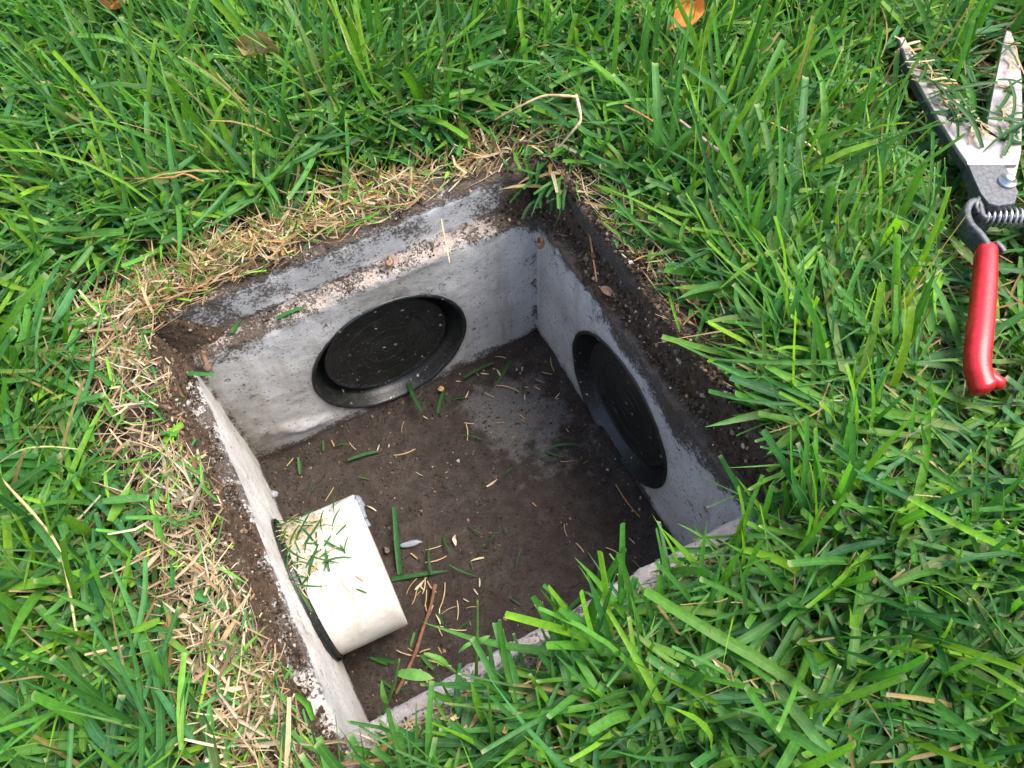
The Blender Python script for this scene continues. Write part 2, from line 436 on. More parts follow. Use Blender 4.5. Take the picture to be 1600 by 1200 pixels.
def wall_map(k, w, z, dep=0.0):                 # wall-plane (w, z) + depth into the wall -> box coordinates
    h = HALF + dep
    if k == 'A': return np.stack([w, h + 0 * w, z + 0 * w], -1)
    if k == 'B': return np.stack([h + 0 * w, w, z + 0 * w], -1)
    if k == 'C': return np.stack([-h + 0 * w, w, z + 0 * w], -1)
    return np.stack([w, -h + 0 * w, z + 0 * w], -1)
def chip(P):                                    # broken skin low on the far wall, left of the plug
    u, v, z = P[..., 0], P[..., 1], P[..., 2]
    w = np.exp(-(((u + 0.098) / 0.022) ** 2 + ((z + 0.150 + 0.35 * (u + 0.098)) / 0.009) ** 2)) * (v > 0.14)
    Q = P.copy(); Q[..., 1] -= w * (0.004 + 0.008 * (fbm(P, 110, 77, 3) - 0.4)); return Q
ZT, ZB, NS = -0.007, -0.198, 120
def emit(P, **kw):
    Q = disp(chip(P)); c = stains(P); Q = Q + np.array([0, 0, BZ]); pb.grid(Q, c, **kw)
for k in 'ABC':
    c0, z0, r0 = HOLES[k]
    xs = np.linspace(-HALF, HALF, NS + 1); zs = np.linspace(ZB, ZT, 61)
    bd = np.concatenate([np.stack([xs[:-1], np.full(NS, ZT)], -1), np.stack([np.full(60, HALF), zs[::-1][:-1]], -1),
                         np.stack([xs[::-1][:-1], np.full(NS, ZB)], -1), np.stack([np.full(60, -HALF), zs[:-1]], -1)])
    ang = np.arctan2(bd[:, 1] - z0, bd[:, 0] - c0)
    ci = np.stack([c0 + r0 * np.cos(ang), z0 + r0 * np.sin(ang)], -1)
    tt = np.linspace(0, 1, 40)[:, None, None] ** 1.15
    G2 = ci[None] * (1 - tt) + bd[None] * tt
    emit(wall_map(k, G2[..., 0], G2[..., 1]), closed_j=True)
    dd = np.linspace(0, THICK, 8)[:, None]
    emit(wall_map(k, np.repeat(ci[None, :, 0], 8, 0), np.repeat(ci[None, :, 1], 8, 0), dd), closed_j=True)
xs, zs = np.meshgrid(np.linspace(-HALF, HALF, NS + 1), np.linspace(ZB, ZT, 61))
emit(wall_map('D', xs, zs))
prof = [(0, ZT), (0.0008, -0.004), (0.0022, -0.0018), (0.0045, -0.0004), (0.008, 0), (0.012, 0), (LEDGE - 0.001, 0.0), (LEDGE, 0.0015)]
prof += [(LEDGE, z) for z in np.linspace(0.004, RIMH - 0.005, 10)]
prof += [(LEDGE + 0.001, RIMH - 0.0022), (LEDGE + 0.003, RIMH - 0.0005)]
prof += [(o_, RIMH) for o_ in np.linspace(LEDGE + 0.006, THICK - 0.004, 9)] + [(THICK - 0.001, RIMH - 0.001), (THICK, RIMH - 0.004), (THICK, 0.0), (THICK, -0.1), (THICK, -0.23)]
PR = []
for o_, z in prof:
    q = ring_pts(HALF + o_, NS); PR.append(np.column_stack([q, np.full(len(q), z)]))
emit(np.array(PR), closed_j=True)
xs, ys = np.meshgrid(np.linspace(-HALF, HALF, 30), np.linspace(-HALF, HALF, 30))
emit(np.stack([xs, ys, np.full_like(xs, ZB)], -1))
body = obj('body', pb.mesh('box_body', merge=0.0001), M_CONC, basin)

# the two blanking plugs and the pipe gasket
def plug(k, name, spin):
    c0, z0, r0 = HOLES[k]
    R = r0
    flange = [(R + 0.0010, -0.012), (R + 0.0012, 0.0005), (R + 0.0002, 0.0016), (R - 0.0016, 0.0014), (R - 0.0026, -0.001),
              (R - 0.0034, -0.007), (R - 0.006, -0.013), (R - 0.0095, -0.018), (R - 0.0125, -0.021), (R - 0.0142, -0.022)]
    rp = R - 0.0150
    plate = [(rp + 0.0008, -0.022), (rp + 0.0006, -0.0115), (rp, -0.0098), (rp - 0.0016, -0.0095), (rp - 0.0026, -0.0106), (rp - 0.006, -0.0110)]
    for rr in (0.040, 0.022, 0.0105):
        plate += [(rr + 0.0016, -0.0110), (rr + 0.0008, -0.0110), (rr + 0.0004, -0.01055), (rr - 0.0004, -0.01055), (rr - 0.0008, -0.0110), (rr - 0.0016, -0.0110)]
    plate += [(0.004, -0.0112), (0.0001, -0.0112)]
    if k == 'A': loc = (c0, HALF, z0 + BZ); rot = (math.pi / 2, 0, 0)
    else: loc = (HALF, c0, z0 + BZ); rot = (math.pi / 2, 0, -math.pi / 2)
    p1 = Patches(); L = lathe(flange, 128); L[..., 2] += 0.0012 * (vnoise(L, 60, 5)[...] - 0.5); p1.grid(L, closed_i=True)
    fo = obj(name, p1.mesh('plug_flange', merge=0.00002), M_RUBBER, basin); fo.location = loc; fo.rotation_euler = rot
    p2 = Patches(); L = lathe(plate, 128); p2.grid(L, closed_i=True)
    for a in (0.3, 2.4, 4.5):                                                   # moulding marks
        q = lathe([(0.0026, -0.0112), (0.0024, -0.0104), (0.0008, -0.0101), (0.0001, -0.0101)], 16)
        q[..., 0] += 0.036 * math.cos(a + spin); q[..., 1] += 0.036 * math.sin(a + spin); p2.grid(q, closed_i=True)
    obj('plate', p2.mesh('plug_plate', merge=0.00002), M_RUBBER, fo)
    return fo
plug('A', 'plug', 0.5); plug('B', 'plug', 1.7)
PV, PZ, PRAD, PLEN, PYAW, PPIT = -0.010, -0.124, 0.0572, 0.0640, -0.047, -0.025
c0, z0, r0 = HOLES['C']
pg = Patches()
a = np.linspace(0, 2 * np.pi, 128, endpoint=False)
rows = []
for t_, dep in ((0, -0.012), (0, 0.0012), (0.05, 0.0022), (0.12, 0.0018), (0.2, -0.002), (0.45, -0.003), (0.7, 0.000), (0.9, 0.004), (1.0, 0.006), (1.0, -0.004)):
    rad = r0 * (1 - t_) + (PRAD + 0.0008) * t_
    cv = c0 * (1 - t_) + (PV) * t_; cz = z0 * (1 - t_) + PZ * t_
    rows.append(np.stack([-HALF + dep + 0 * a, cv + rad * np.cos(a), cz + rad * np.sin(a) + BZ], -1))
pg.grid(np.array(rows), closed_j=True)
obj('gasket', pg.mesh('pipe_gasket', merge=0.00002), M_RUBBER, basin)

# ------------------------------------------------------------------ mud on the floor of the box
def mud_z(u, v):
    P = xy0(u, v); s = np.maximum(np.abs(u), np.abs(v))
    z = FLOORZ + 0.006 * (fbm(P, 14, 61, 4) - 0.5) + 0.004 * (fbm(P, 60, 63, 4) - 0.5)
    z = z + 0.006 * sstep(0.125, 0.15, s) * fbm(P, 30, 65, 3)
    z = z + 0.010 * np.exp(-((u - 0.15) ** 2 + (v - 0.12) ** 2) / 0.03 ** 2)
    return z
q = np.linspace(-0.153, 0.153, 141); mu, mv = np.meshgrid(q, q)
P = np.stack([mu, mv, mud_z(mu, mv)], -1)
grey = np.exp(-(((mu - 0.085) / 0.05) ** 2 + ((mv - 0.075) / 0.06) ** 2)) * (0.25 + 0.9 * fbm(xy0(mu, mv), 25, 71, 4)) * 1.25 + 0.38 * sstep(0.5, 0.75, fbm(xy0(mu, mv), 16, 73, 4))
pm = Patches(); pm.grid(P, np.stack([grey, grey, grey], -1))
mud = obj('mud_floor', pm.mesh('mud_floor'), M_MUD, kind='structure'); mud.rotation_euler.z = YAW

# ------------------------------------------------------------------ PVC pipe
pipe = thing('drain_pipe', (*to_w(-HALF, PV), PZ), YAW + PYAW, 'cut stub of white plastic drain pipe poking out of the box wall', 'pipe')
pp = Patches()
ph = np.linspace(0, 2 * np.pi, 128, endpoint=False)
outer = []
for x in list(np.linspace(-0.09, PLEN - 0.0012, 30)) + [PLEN]:
    r_ = PRAD - (0.0008 if x == PLEN else 0)
    outer.append(np.stack([np.full_like(ph, x), r_ * np.cos(ph), r_ * np.sin(ph)], -1))
for x in (PLEN, PLEN - 0.001, PLEN - 0.02, -0.09):
    r_ = PRAD - 0.0062 + (0.0008 if x == PLEN else 0)
    outer.append(np.stack([np.full_like(ph, x), r_ * np.cos(ph), r_ * np.sin(ph)], -1))
outer = np.array(outer)
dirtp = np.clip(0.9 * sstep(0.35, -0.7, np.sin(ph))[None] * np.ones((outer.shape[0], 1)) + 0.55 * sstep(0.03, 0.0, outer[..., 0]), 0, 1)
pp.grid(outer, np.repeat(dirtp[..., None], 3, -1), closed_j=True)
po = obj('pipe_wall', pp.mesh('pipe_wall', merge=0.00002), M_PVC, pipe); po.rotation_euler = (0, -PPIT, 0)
PAX = np.array([math.cos(YAW + PYAW), math.sin(YAW + PYAW), 0]); PSD = np.array([-PAX[1], PAX[0], 0])
P0 = np.array([*to_w(-HALF, PV), PZ])
def pipe_pt(x, th, lift=0.0):                   # point on the pipe, th measured from the top towards the far side
    return P0 + PAX * x * math.cos(PPIT) + np.array([0, 0, x * math.sin(PPIT)]) + (PRAD + lift) * (PSD * math.sin(th) + np.array([0, 0, math.cos(th)]))
def blob_mesh(name, r, seed, col, stretch=(1, 1, 1), amp=0.5):
    th = np.linspace(0, np.pi, 12); ps = np.linspace(0, 2 * np.pi, 18, endpoint=False)
    T, S = np.meshgrid(th, ps, indexing='ij')
    Q = np.stack([np.sin(T) * np.cos(S), np.sin(T) * np.sin(S), np.cos(T)], -1)
    Q = Q * (1 + amp * (fbm(Q + seed * 7.3, 1.6, seed, 3)[..., None] - 0.5) * 2) * r * np.array(stretch)
    p_ = Patches(); p_.grid(Q, np.ones(Q.shape) * np.array(col), closed_j=True)
    return p_.mesh(name, merge=0.00001)
for i, (th, r_) in enumerate(((0.93, 0.0042), (0.75, 0.0048), (0.60, 0.0040), (0.42, 0.0036), (0.22, 0.003))):
    b = obj('caulk_bead', blob_mesh('caulk_bead', r_, i + 3, (0.19, 0.21, 0.24), (0.8, 1.3, 1.0)), M_CAULK, pipe)
    b.location = (PLEN + 0.0015, (PRAD - 0.005) * math.sin(th), (PRAD - 0.005) * math.cos(th) + PLEN * math.sin(PPIT))

# ------------------------------------------------------------------ blades: one generator for grass, straw and clippings
def blade_arrays(root, az, tilt, bend, L, W, roll, sway, tip, c0, c1, rows=6, across=3, fold=0.18, power=1.3, zfloor=None):
    """root (N,3); returns centre path (N,rows,3), verts, quads, colours. tip: 0 pointed .. 1 cut square"""
    N = len(root); s = np.concatenate([np.linspace(0, 0.965, rows - 1), [1.0]])[None]
    th = tilt[:, None] + bend[:, None] * s ** power
    ph = az[:, None] + sway[:, None] * s
    d = np.stack([np.sin(th) * np.cos(ph), np.sin(th) * np.sin(ph), np.cos(th)], -1)
    step = (L[:, None] * np.diff(s))[..., None] * 0.5 * (d[:, 1:] + d[:, :-1])
    C = np.concatenate([root[:, None], root[:, None] + np.cumsum(step, 1)], 1)
    if zfloor is not None:
        C[..., 2] = np.maximum(C[..., 2], zfloor[:, None] if zfloor.ndim == 1 else zfloor)
    side = np.stack([-np.sin(ph), np.cos(ph), 0 * ph], -1)
    nor = np.cross(d, side)
    rr = roll[:, None] * (0.3 + 0.7 * s); cr, sr = np.cos(rr)[..., None], np.sin(rr)[..., None]
    side, nor = side * cr + nor * sr, nor * cr - side * sr
    wp = 0.62 + 0.38 * np.clip(s / 0.3, 0, 1)
    taper = np.clip(1 - np.clip((s - 0.35) / 0.65, 0, 1) ** 1.8, 0.03, 1)
    cut = 1 - 0.25 * np.clip((s - 0.5) / 0.5, 0, 1)
    w = (W[:, None] * wp * (tip[:, None] * cut + (1 - tip[:, None]) * taper))[..., None] * 0.5
    if across == 3:
        X = np.stack([C - side * w, C - nor * w * fold * 2, C + side * w], 2)
    else:
        X = np.stack([C - side * w, C + side * w], 2)
    col = c0[:, None, :] * (1 - s[..., None]) + c1[:, None, :] * s[..., None]
    col = np.repeat(col[:, :, None], across, 2)
    col = np.concatenate([col, np.ones(col.shape[:-1] + (1,)) * np.linspace(0, 1, across)[None, None, :, None]], -1)
    K = rows * across
    base = np.arange(rows * across).reshape(rows, across)
    qd = np.stack([base[:-1, :-1], base[:-1, 1:], base[1:, 1:], base[1:, :-1]], -1).reshape(-1, 4)
    F = (np.arange(N)[:, None, None] * K + qd[None]).reshape(-1, 4)
    return C, X.reshape(N, K, 3), F, col.reshape(N, K, 4), qd
def blade_mesh(name, X, qd, col, keep=None):
    if keep is not None: X = X[keep]; col = col[keep]
    N, K = X.shape[:2]
    F = (np.arange(N)[:, None, None] * K + qd[None]).reshape(-1, 4)
    return mesh_np(name, X.reshape(-1, 3), F, col.reshape(-1, 4))
def U(lo, hi, n): return rng.uniform(lo, hi, n)

# shears lie here: blades of grass that would run through them are left out
SH_Z = 0.075
SHEAR_SEGS = []                                  # (x0,y0,x1,y1,radius,top z, chance a blade may still cross over)
def shear_seg(p, q, rad, z, keep):
    a_, b_ = at(*p, z), at(*q, z); SHEAR_SEGS.append((a_[0], a_[1], b_[0], b_[1], rad, z, keep))
shear_seg((1412, 70), (1452, 145), 0.007, 0.074, 0.0); shear_seg((1452, 145), (1500, 205), 0.013, 0.074, 0.0)
shear_seg((1500, 205), (1560, 262), 0.026, 0.074, 0.0)
shear_seg((1578, 60), (1572, 250), 0.015, 0.074, 0.0); shear_seg((1545, 275), (1600, 330), 0.018, 0.072, 0.08)
shear_seg((1525, 325), (1548, 385), 0.014, 0.074, 0.05); shear_seg((1540, 390), (1530, 600), 0.0165, 0.074, 0.035)
shear_seg((1536, 343), (1640, 355), 0.011, 0.072, 0.12)
shear_seg((1600, 200), (1760, 620), 0.03, 0.074, 0.05)
def shear_hit(C, margin=0.0):
    C = np.concatenate([C, 0.5 * (C[:, 1:] + C[:, :-1])], 1)
    bad = np.zeros(len(C), bool)
    for x0, y0, x1, y1, rad, z, keep in SHEAR_SEGS:
        dx, dy = x1 - x0, y1 - y0; L2 = dx * dx + dy * dy
        t = np.clip(((C[..., 0] - x0) * dx + (C[..., 1] - y0) * dy) / L2, 0, 1)
        dist = np.hypot(C[..., 0] - x0 - t * dx, C[..., 1] - y0 - t * dy)
        hit = (((dist < rad + margin) & (C[..., 2] > z - 0.022)) | ((dist < rad + margin + 0.011) & (C[..., 2] > z + 0.002))).any(1)
        bad |= hit & (rng.random(len(C)) > keep)
    return bad

GREENS = np.array([[0.072, 0.245, 0.038], [0.092, 0.290, 0.032], [0.056, 0.210, 0.052], [0.140, 0.345, 0.022], [0.200, 0.410, 0.026], [0.045, 0.155, 0.028]])
def green_cols(n, bright):
    c = GREENS[rng.choice(len(GREENS), n, p=[.25, .23, .20, .15, .08, .09])] * U(0.75, 1.2, n)[:, None]
    c = c * (0.78 + 0.5 * bright[:, None]); c[:, 0] *= 0.85 + 0.35 * bright
    return c
# where green turf starts, measured outward from the box's lid seat, on each side
def green_start(u, v):
    P = xy0(u, v); n = fbm(P, 30, 81, 3) - 0.5
    s = np.maximum(np.abs(u), np.abs(v))
    side = np.where(np.abs(v) >= np.abs(u), np.where(v > 0, 0, 3), np.where(u > 0, 1, 2))
    A = 0.226 - 0.018 * sstep(0.05, 0.19, u); Bs = 0.198 - 0.020 * sstep(-0.02, -0.14, v); Cc = 0.212 - 0.018 * sstep(0.02, -0.2, v); Dd = 0.180 + 0.014 * sstep(0.02, -0.2, u) - 0.006 * sstep(0.0, 0.1, u)
    st = np.choose(side, [A, Bs, Cc, Dd])
    return s - (st + n * 0.030), side, s
def lean_field(x, y):
    P = xy0(x, y)
    return (vnoise(P, 5.5, 91) - 0.5) * 2, (vnoise(P, 5.5, 95) - 0.5) * 2

def grow(N, xr, yr, rows, wscale, keepfar=None):
    x = U(*xr, N); y = U(*yr, N)
    u, v = to_b(x, y); g_, side, s = green_start(u, v)
    clump = fbm(xy0(x, y), 45, 83, 2)
    k = (g_ > 0) & (rng.random(N) < np.clip(0.35 + 1.6 * (clump - 0.25), 0.2, 1))
    if keepfar is not None: k &= keepfar(x, y)
    x, y, g_, side, s, u, v = x[k], y[k], g_[k], side[k], s[k], u[k], v[k]; n = len(x)
    lx, ly = lean_field(x, y)
    right = sstep(0.10, 0.35, x) * sstep(-0.1, 0.1, y)
    a = U(0, 2 * np.pi, n)
    vx = np.cos(a) + 1.1 * lx + 0.55 * right - 0.25 * sstep(0.0, -0.25, x); vy = np.sin(a) + 1.1 * ly + 0.55 * right
    az = np.arctan2(vy, vx)
    young = sstep(0.0, 0.035, g_)                       # shorter where it was trimmed round the box
    L = rng.gamma(7, 0.0095, n) * (0.46 + 0.54 * young) * wscale ** 0.3
    L = np.clip(L, 0.025, 0.15)
    tilt = np.abs(rng.normal(0.55, 0.40, n)); bend = rng.normal(0.50, 0.50, n)
    lying = rng.random(n) < 0.48 + 0.2 * (1 - young)
    tilt[lying] = U(1.0, 1.5, lying.sum()); bend[lying] = U(-0.3, 0.5, lying.sum())
    flop = rng.random(n) < 0.12; bend[flop] += U(0.6, 1.3, flop.sum())
    W = np.clip(rng.normal(0.0042, 0.0014, n), 0.0012, 0.0068) * wscale; fine = rng.random(n) < 0.22; W[fine] *= 0.45
    patch = fbm(xy0(x, y), 9, 87, 3)
    bright = np.clip(0.45 + 0.9 * (patch - 0.5) + 0.3 * right + rng.normal(0, 0.22, n), 0, 1)
    c1 = green_cols(n, bright); c1[lying] *= np.array([0.85, 0.97, 1.25]); c0 = c1 * np.array([0.95, 0.8, 0.9])  # lying blades tinted bluer: sky reflection put into their colour
    pale = rng.random(n) < 0.14; c0[pale] = np.array([0.20, 0.25, 0.08]) * U(0.6, 1, pale.sum())[:, None]
    dry = rng.random(n) < 0.045; dc = np.array([0.34, 0.24, 0.10]) * U(0.7, 1.3, dry.sum())[:, None]; c0[dry] = dc; c1[dry] = dc; W[dry] *= 0.45
    tip = (rng.random(n) < 0.55).astype(float)
    z = ground_z(x, y)
    root = np.stack([x, y, z], -1)
    zf = z + 0.006 + 0.030 * rng.random(n) ** 1.2
    C, X, F, col, qd = blade_arrays(root, az, tilt, bend, L, W, rng.normal(0, 0.6, n), rng.normal(0, 0.35, n), tip, c0, c1, rows=rows,
                                    zfloor=np.where(lying, zf, z + 0.004))
    cutm = (tip > 0.5) & (rng.random(n) < 0.7)           # pale bruised tip where the mower cut
    col = col.reshape(n, rows, 3, 4)
    col[cutm, -1, :, :3] = np.array([0.42, 0.46, 0.22]) * U(0.6, 1.1, cutm.sum())[:, None, None]
    col = col.reshape(n, -1, 4)
    cu, cv = to_b(C[..., 0], C[..., 1]); cs = np.maximum(np.abs(cu), np.abs(cv))
    near = (side == 3) | ((side == 1) & (v < -0.07))
    lim = np.where(near, np.where(rng.random(n) < 0.20, 0.108, np.where(rng.random(n) < 0.4, 0.150, 0.164)), np.where(side == 1, 0.172, np.where(side == 2, 0.186, 0.181)))
    lim = np.where((rng.random(n) < 0.03) & ~near, 0.160, lim)
    bad = cs.min(1) < lim
    bad |= shear_hit(C, 0.003)
    return X[~bad], col[~bad], qd

nearbox = ((-0.60, 0.70), (-0.40, 0.66))
X1, c1_, q1 = grow(84000, *nearbox, 7, 1.0)
far_keep = lambda x, y: ~((x > -0.60) & (x < 0.70) & (y > -0.40) & (y < 0.66))
X2, c2_, q2 = grow(42000, (-1.7, 1.8), (-1.5, 1.8), 5, 1.9, far_keep)
n = 70                                            # taller blades along the near rim that lean out over the pit
u = U(-0.02, 0.185, n); v = -U(0.172, 0.205, n); x, y = to_w(u, v); root = np.stack([x, y, np.where(v > -0.2, RIMH, 0.034)], -1)
az = YAW + math.pi / 2 + rng.normal(0.0, 0.75, n); cc = green_cols(n, U(0.2, 1, n))
_, X3, _, c3, q3 = blade_arrays(root, az, U(0.05, 0.55, n), U(-0.1, 0.5, n), U(0.045, 0.095, n), U(0.003, 0.0055, n), rng.normal(0, .5, n), rng.normal(0, .3, n), (rng.random(n) < .75) * 1.0, cc * .85, cc, rows=7)
X1 = np.concatenate([X1, X3]); c1_ = np.concatenate([c1_, c3])
o = obj('lawn_grass', blade_mesh('lawn_grass', X1, q1, c1_), M_GRASS, kind='stuff'); tag(o, 'dense green mown lawn grass growing round the drain box', 'grass')
o = obj('lawn_grass', blade_mesh('lawn_grass_beyond', X2, q2, c2_), M_GRASS, kind='stuff'); tag(o, 'green lawn grass farther from the drain box', 'grass')

# ------------------------------------------------------------------ dry cut straw on and around the rim
STRAWS = np.array([[0.41, 0.285, 0.135], [0.52, 0.40, 0.22], [0.31, 0.19, 0.08], [0.62, 0.53, 0.36], [0.20, 0.13, 0.065], [0.38, 0.22, 0.085]])
def straw_cols(n): return STRAWS[rng.choice(6, n, p=[.26, .24, .16, .14, .1, .1])] * U(0.7, 1.15, n)[:, None]
def straw(N):
    u = U(-0.31, 0.29, N); v = U(-0.31, 0.29, N)
    s = np.maximum(np.abs(u), np.abs(v)); g_, side, _ = green_start(u, v)
    n1 = fbm(xy0(u, v), 38, 101, 3)
    lo = np.choose(side, [0.1705, 0.174, 0.160, 0.170]) + np.where((side == 0) & (u < -0.12), -0.006, 0)
    wid = np.choose(side, [0.046, 0.030, 0.044, 0.024]) * (0.75 + 0.6 * n1)
    den = np.choose(side, [1.0, 0.60, 1.0, 0.6]) * np.clip(0.3 + 1.5 * (n1 - 0.25), 0, 1)
    den = np.where((side == 0) & (u > 0.06), den * 0.55, den)
    p = den * sstep(-0.004, 0.004, s - lo) * (1 - sstep(0.6 * wid, 1.25 * wid, s - lo))
    k = rng.random(N) < p
    u, v, s, side, n1, lo = u[k], v[k], s[k], side[k], n1[k], lo[k]; n = len(u)
    x, y = to_w(u, v)
    surf = np.where(s < 0.199, RIMH + 0.001, ground_z(x, y)); surf = np.where(s < 0.1675, 0.004 + 0.034 * sstep(0.1555, 0.1675, s), surf)
    heap = np.choose(side, [0.014, 0.007, 0.017, 0.009]) * np.clip((s - lo + 0.004) / 0.02, 0.1, 1)
    z = surf + 0.001 + heap * rng.random(n)
    L = np.clip(rng.gamma(3, 0.0068, n), 0.006, 0.055); W = np.clip(rng.gamma(3, 0.00038, n), 0.0005, 0.0032)
    tilt = np.clip(rng.normal(1.5, 0.16, n), 0.9, 1.85); c = straw_cols(n); c *= (0.5 + 0.85 * fbm(xy0(u, v), 70, 107, 2))[:, None]; c = np.where((side == 2)[:, None], 0.72 * c + 0.28 * c.mean(1, keepdims=True) * np.array([1.12, 1.0, 0.82]), c)
    stub = rng.random(n) < 0.12; tilt[stub] = U(0.3, 1.1, stub.sum()); L[stub] = np.clip(L[stub], 0.008, 0.022)
    gr = rng.random(n) < np.choose(side, [0.14, 0.25, 0.15, 0.25]); c[gr] = green_cols(gr.sum(), U(0.1, 0.6, gr.sum())); W[gr] *= 1.7
    C, X, F, col, qd = blade_arrays(np.stack([x, y, z], -1), U(0, 6.283, n), tilt, rng.normal(0, 0.35, n), L, W, rng.normal(0, 0.7, n), rng.normal(0, 0.5, n),
                                    (rng.random(n) < 0.75).astype(float), c, c * U(0.85, 1.15, n)[:, None], rows=4, across=3, fold=0.25, zfloor=surf + 0.001)
    cu, cv = to_b(C[..., 0], C[..., 1]); cs = np.maximum(np.abs(cu), np.abs(cv)).min(1)
    bad = cs < np.where((side == 2) | ((side == 0) & (u < -0.12)), 0.1575, np.where(rng.random(n) < 0.12, 0.160, 0.1680))
    return X[~bad], col[~bad], qd
X, c, qd = straw(80000)
o = obj('dry_straw', blade_mesh('dry_straw', X, qd, c), M_STRAW, kind='stuff'); tag(o, 'tan dry grass clippings heaped along the box rim', 'dry grass')
# dead thatch low down in the lawn
n = 16000
x = U(-0.6, 0.7, n); y = U(-0.4, 0.66, n); u, v = to_b(x, y); g_, side, s = green_start(u, v); k = g_ > -0.01
x, y = x[k], y[k]; n = len(x); z = ground_z(x, y)
cc = straw_cols(n) * 0.75
C, X, F, col, qd = blade_arrays(np.stack([x, y, z + 0.002 + 0.02 * rng.random(n) ** 2], -1), U(0, 6.283, n), rng.normal(1.35, 0.25, n), rng.normal(0, 0.3, n),
                                U(0.012, 0.055, n), U(0.0006, 0.002, n), rng.normal(0, 0.6, n), rng.normal(0, 0.5, n), np.ones(n), cc, cc, rows=4, across=3, zfloor=z + 0.002)
cu, cv = to_b(C[..., 0], C[..., 1]); bad = (np.maximum(np.abs(cu), np.abs(cv)).min(1) < 0.18) | shear_hit(C, 0.002)
o = obj('dead_thatch', blade_mesh('dead_thatch', X, qd, col, ~bad), M_STRAW, kind='stuff'); tag(o, 'dead tan thatch lying low among the lawn grass', 'thatch')

# ------------------------------------------------------------------ soil banked up on the lid seat
pd = Patches(); BANK = []
tt_ = np.linspace(-0.172, 0.172, 260); oo = np.linspace(0.1505, 0.186, 40)
T2, O2 = np.meshgrid(tt_, oo)
for sd in range(4):
    u_, v_ = [(T2, O2), (O2, T2), (-O2, T2), (T2, -O2)][sd]
    P_ = xy0(u_, v_); n1 = fbm(P_, 35, 131 + sd, 4); n2 = fbm(P_, 130, 141 + sd, 3)
    if sd == 0: cov = 1.0 * sstep(0.105, 0.160, -T2) + 1.1 * sstep(0.115, 0.165, T2); slope = 0.030; slope = np.where(T2 < 0, 0.041, 0.034); n2 = n2 - 0.9 * (1 - sstep(0.0, 0.3, cov))
    elif sd == 1: cov = 0.52 + 0.9 * sstep(0.45, 0.75, fbm(P_, 16, 171, 3)) + 0.8 * sstep(0.10, 0.165, T2) + 0.5 * sstep(0.06, 0.16, -T2); cov = np.minimum(cov, 1.1); slope = 0.034
    elif sd == 2: cov = 0.70 + 0.6 * n1; slope = 0.040
    else: cov = 0.12 + 0 * T2; slope = 0.02
    h = cov * (slope * sstep(0.1570, 0.1675, O2 + 0.018 * (n1 - 0.5)) + 0.008 * (n1 - 0.42)) + 0.006 * (n2 - 0.5) - 0.0025
    h = np.where(O2 > 0.1655, np.maximum(h, RIMH + 0.009 * (n1 - 0.5) + 0.003 * (n2 - 0.5)), h) if sd in (1, 2) else np.where(cov < 0.15, -0.012, h)
    h = np.where((O2 > 0.1655) & (O2 < 0.1685), np.minimum(h, cov * slope + 0.002), h) if sd != 2 else h
    h = h - 0.006 * sstep(0.1535, 0.1505, O2)
    BANK.append((u_, v_, h)); x_, y_ = to_w(u_, v_); pd.grid(np.stack([x_, y_, h], -1))
o = obj('banked_soil', pd.mesh('banked_soil'), mat_soil('banked_soil', (0.026, 0.017, 0.011), (0.115, 0.078, 0.052), sc=150), kind='stuff'); tag(o, 'dark soil banked up on the lid seat and rim of the drain box', 'soil')

# ------------------------------------------------------------------ soil crumbs on the ledge, rim and floor
def crumbs(name, label, u, v, z, r, col):
    n = len(u); x, y = to_w(u, v)
    ph = (1 + 5 ** 0.5) / 2
    I = np.array([[-1, ph, 0], [1, ph, 0], [-1, -ph, 0], [1, -ph, 0], [0, -1, ph], [0, 1, ph], [0, -1, -ph], [0, 1, -ph], [ph, 0, -1], [ph, 0, 1], [-ph, 0, -1], [-ph, 0, 1]]) / 1.9
    T = np.array([[0, 11, 5], [0, 5, 1], [0, 1, 7], [0, 7, 10], [0, 10, 11], [1, 5, 9], [5, 11, 4], [11, 10, 2], [10, 7, 6], [7, 1, 8], [3, 9, 4], [3, 4, 2], [3, 2, 6], [3, 6, 8], [3, 8, 9], [4, 9, 5], [2, 4, 11], [6, 2, 10], [8, 6, 7], [9, 8, 1]])
    V = I[None] * r[:, None, None] * U(0.6, 1.35, (n, 12, 1)) * U(0.6, 1.3, (n, 1, 3))
    V = V + np.stack([x, y, z], -1)[:, None]
    F = (np.arange(n)[:, None, None] * 12 + T[None]).reshape(-1, 3)
    c = np.repeat(col[:, None], 12, 1)
    o = obj(name, mesh_np(name, V.reshape(-1, 3), F, c.reshape(-1, 3), smooth=False), M_CRUMB, kind='stuff'); tag(o, label, 'soil'); return o
def soil_cols(n):
    b = np.array([[0.035, 0.024, 0.016], [0.07, 0.05, 0.034], [0.11, 0.08, 0.055], [0.2, 0.14, 0.10], [0.30, 0.16, 0.10], [0.36, 0.31, 0.27]])
    return b[rng.choice(6, n, p=[.34, .32, .2, .08, .03, .03])] * U(0.7, 1.2, n)[:, None]
def on_side(n, side, lo, hi):
    t = U(-0.17, 0.17, n); o_ = U(lo, hi, n)
    return [(t, o_), (o_, t), (-o_, t), (t, -o_)][side]
us, vs_, zs_, rs_ = [], [], [], []
def add_cr(n, side, lo, hi, zb, rlo, rhi, thr=0.4, zh=0.0):
    u, v = on_side(n, side, lo, hi); nn = fbm(xy0(u, v), 40, 111 + side, 3); k = nn > thr
    u, v = u[k], v[k]; m = len(u); us.append(u); vs_.append(v); zs_.append(zb + zh * rng.random(m)); rs_.append(rlo + (rhi - rlo) * rng.random(m) ** 3)
add_cr(3000, 1, 0.153, 0.167, 0.003, 0.0002, 0.0013, 0.40, 0.004)
add_cr(3000, 2, 0.152, 0.160, 0.0005, 0.0002, 0.0012, 0.42, 0.002)
